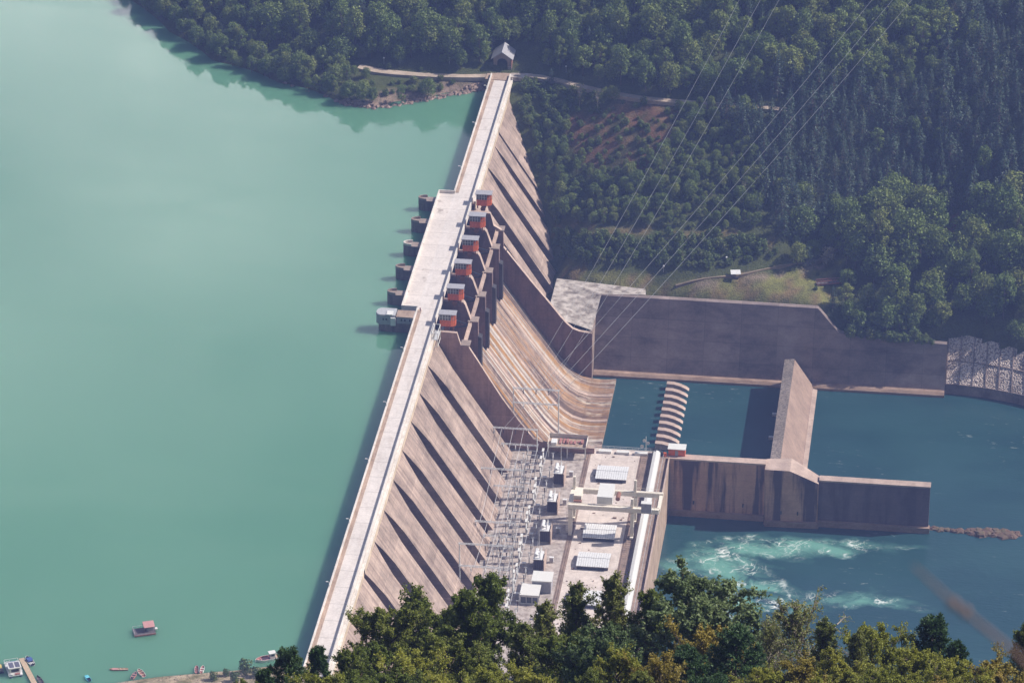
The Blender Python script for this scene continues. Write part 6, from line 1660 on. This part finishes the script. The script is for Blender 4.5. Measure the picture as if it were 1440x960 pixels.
FGT = [
 # kind, px, top py, distance, where, width
 ('pine', 405, 902, 232, 'at the left end of the foreground, in front of the lake shore', .9),
 ('pine2', 372, 932, 226, 'lowest at the left end of the foreground', .8),
 ('pine2', 447, 900, 236, 'just left of the near end of the dam crest', .8),
 ('dark1', 352, 948, 222, 'at the bottom left corner of the foreground wood', .7),
 ('dark2', 490, 905, 240, 'by the near crest', .8),
 ('olive', 455, 938, 222, 'below the near end of the dam', 1.0),
 ('dark1', 548, 845, 262, 'rising in front of the dam\'s near abutment', 1.1),
 ('dark1', 600, 822, 268, 'in front of the dam ribs, left of the yard', 1.1),
 ('dark2', 655, 822, 262, 'left of the near portal', 1.0),
 ('dark2', 690, 800, 270, 'with its top against the near portal\'s foot', .9),
 ('dark2', 528, 895, 244, 'at the lower edge of the dam\'s sloping face', .9),
 ('olive', 575, 905, 226, 'in the lower foreground under the abutment', 1.1),
 ('dark1', 630, 885, 238, 'in the lower foreground left of centre', 1.0),
 ('upright', 765, 838, 258, 'just right of the white office', 1.0),
 ('upright', 810, 812, 264, 'below the power station roof', 1.0),
 ('upright', 862, 800, 264, 'in front of the white duct', 1.0),
 ('upright', 735, 868, 246, 'below the white office', 1.0),
 ('dark1', 790, 880, 240, 'in the lower foreground below the power station', 1.0),
 ('silver', 845, 872, 236, 'in the middle of the foreground', .85),
 ('olive', 870, 902, 222, 'in the bottom middle of the foreground', .9),
 ('dark2', 915, 822, 262, 'left of the big round tree against the water', .8),
 ('silver', 985, 795, 258, 'standing big against the churned water', 1.25),
 ('rust', 995, 868, 236, 'in front of the big round tree', 1.1),
 ('pine', 1035, 872, 232, 'right of the rusty tree in the lower foreground', 1.25),
 ('pine', 965, 900, 224, 'at the bottom right of centre', 1.1),
 ('rust', 925, 910, 220, 'at the bottom between the conifers and the middle', .9),
 ('twig', 1118, 832, 254, 'tallest on the right, against the river', 1.25),
 ('twig', 1085, 862, 248, 'beside the tallest twiggy tree on the right', .9),
 ('upright', 1160, 862, 246, 'right of the tallest twiggy tree', .9),
 ('olive', 1230, 868, 244, 'in front of the open river', 1.0),
 ('upright', 1205, 880, 240, 'among the olive bushes on the right', .8),
 ('olive', 1175, 905, 230, 'below the twiggy trees on the right', 1.0),
 ('rust', 1120, 912, 224, 'at the bottom under the twiggy trees', 1.1),
 ('olive', 1075, 930, 218, 'at the very bottom right of the conifers', .9),
 ('pine2', 1312, 858, 246, 'standing alone against the river on the right', 1.1),
 ('pine2', 1345, 893, 240, 'lower right of the lone conifer', .8),
 ('olive', 1285, 902, 230, 'just left of the lone right-hand conifer', 1.0),
 ('olive', 1340, 915, 226, 'bottom right, under the lone conifer', 1.0),
 ('rust', 1400, 905, 230, 'near the right edge', 1.1),
 ('upright', 1442, 868, 238, 'at the right edge of the picture', .9),
 ('olive', 1240, 932, 218, 'at the bottom right of the foreground', 1.0),
 ('olive', 690, 925, 218, 'at the bottom left of centre', 1.0),
 ('olive', 745, 930, 218, 'at the bottom below the yard', 1.0),
 ('dark2', 500, 940, 220, 'at the bottom left, under the dam\'s near end', .9),
 ('rust', 1420, 940, 216, 'in the bottom right corner', 1.0),
 ('dark1', 830, 935, 216, 'at the bottom centre', .9),
 ('olive', 620, 940, 216, 'at the bottom under the dam ribs', .9),
 ('pine', 1010, 940, 214, 'at the bottom edge below the rusty tree', 1.0),
 ('dark1', 560, 935, 224, 'at the bottom left beside the olive bushes', .9),
 ('olive', 1155, 945, 214, 'at the bottom edge right of the conifers', 1.0),
 ('dark2', 900, 935, 216, 'at the bottom edge right of centre', .8),
 ('rust', 1320, 945, 214, 'at the bottom edge near the right', 1.0),
]
for k in FGT: fg(k[0], k[1], k[2] + 9, *k[3:])
for (qx, qy, s) in ((832, 428, .8), (838, 436, .7), (826, 437, .6), (842, 422, .5), (820, 446, .5)):
    p = on_ground(qx, qy); p = (p[0], p[1], p[2] + 1.6); o = bpy.data.objects.new('shrub', SH[1]); COL.objects.link(o); o.location = p; o.scale = (s, s, s * .8); tag(o, 'low dark bush growing through the pale apron beside the spillway', 'shrub', 'bushes on the apron')
for k in range(30):      # bushes spilling over the right half of the retaining wall
    v_ = R.uniform(141.5, 178); zt_ = float(np.interp(v_, [140.2, 147, 160, 181.5], [-46.5, -47.6, -48.0, -48.4])); s_ = R.uniform(.6, 1.35) * (.7 if v_ > 170 else 1)
    o = bpy.data.objects.new('shrub', SH[k % 4]); COL.objects.link(o); o.location = tuple(D(v_, 321 + batter(zt_) + R.uniform(-.6, 1.6), zt_ - .4 * s_)); o.scale = (s_, s_, s_); o.rotation_euler = (0, 0, R.uniform(0, 6))
    tag(o, 'leafy bush spilling over the lower right part of the retaining wall', 'shrub', 'bushes on the retaining wall')
# shrubs by the beach
for (qx, qy, s) in ((345, 944, 1.15), (318, 948, .6), (360, 950, .8), (300, 955, .7), (330, 958, .8)):
    p = at(qx, qy, 1.0); g_ = float(ground([p[0]], [p[1]])[0])
    o = bpy.data.objects.new('shrub', SH[2]); COL.objects.link(o); o.location = (p[0], p[1], g_ - .3); o.scale = (s, s, s * 1.2)
    tag(o, 'grey-green bush on the lake shore left of the white motor boat' if s > 1 else 'low shrub growing on the beach beside the boats', 'shrub', None if s > 1 else 'shrubs on the beach')

# bare twig beside the viewpoint, thrown out of focus by the long lens
def near(px, py, d): v = ray(px, py); return np.array([0, 0, H]) + v / np.linalg.norm(v) * d
tp = [near(1285, 795, 7.4), near(1312, 820, 7.3), near(1342, 848, 7.2), near(1372, 872, 7.15), near(1425, 915, 7.1), near(1490, 980, 7.0), near(1545, 1080, 6.95), near(1590, 1250, 6.95)]
base_ = np.array([tp[-1][0] + .35, tp[-1][1], float(ground([tp[-1][0] + .35], [tp[-1][1]])[0]) - .1]); tp.append((tp[-1] + base_) / 2 + np.array([.1, 0, 0])); tp.append(base_)
M['twig'] = paint('reddish_twig_bark', (.24, .15, .13), .8, 0, .3, 8)
t = thing('bare_twig', 'bare reddish twig close to the camera, blurred across the river at lower right', 'twig', base_)
rr = [.0016, .0026, .0031, .0034, .004, .007, .009, .011, .013, .016]; mb = MB()
for i in range(len(tp) - 1): mb.tube([tp[i] - base_, tp[i + 1] - base_], rr[i], 6, r1=rr[i + 1])
mb.build('stem', M['twig'], t)
for q in (near(1341, 849, 7.2), near(1357, 860, 7.17)):
    o = MB().lathe([(.001, -.012), (.008, -.004), (.009, .004), (.001, .013)], sides=8).build('bud', M['twig'], t); o.location = tuple(q - base_)
cd.dof.use_dof = True; cd.dof.focus_distance = 1500; cd.dof.aperture_fstop = 5.6

# ------------------------------------------------------------------ air
hz = MB().box(-2900, 2900, -600, 4300, -110, 735).build('haze', [], None)
hm = bpy.data.materials.new('valley_haze'); hm.use_nodes = True; hn = hm.node_tree; hn.nodes.remove(hn.nodes['Principled BSDF'])
pv = nd(hn, 'ShaderNodeVolumePrincipled'); pv.inputs['Color'].default_value = (.33, .45, 1.0, 1); pv.inputs['Density'].default_value = .000115; pv.inputs['Anisotropy'].default_value = 0.0
hn.links.new(pv.outputs[0], hn.nodes['Material Output'].inputs['Volume']); hz.data.materials.append(hm)
tag(hz, 'thin bluish valley haze', 'haze', kind='stuff')
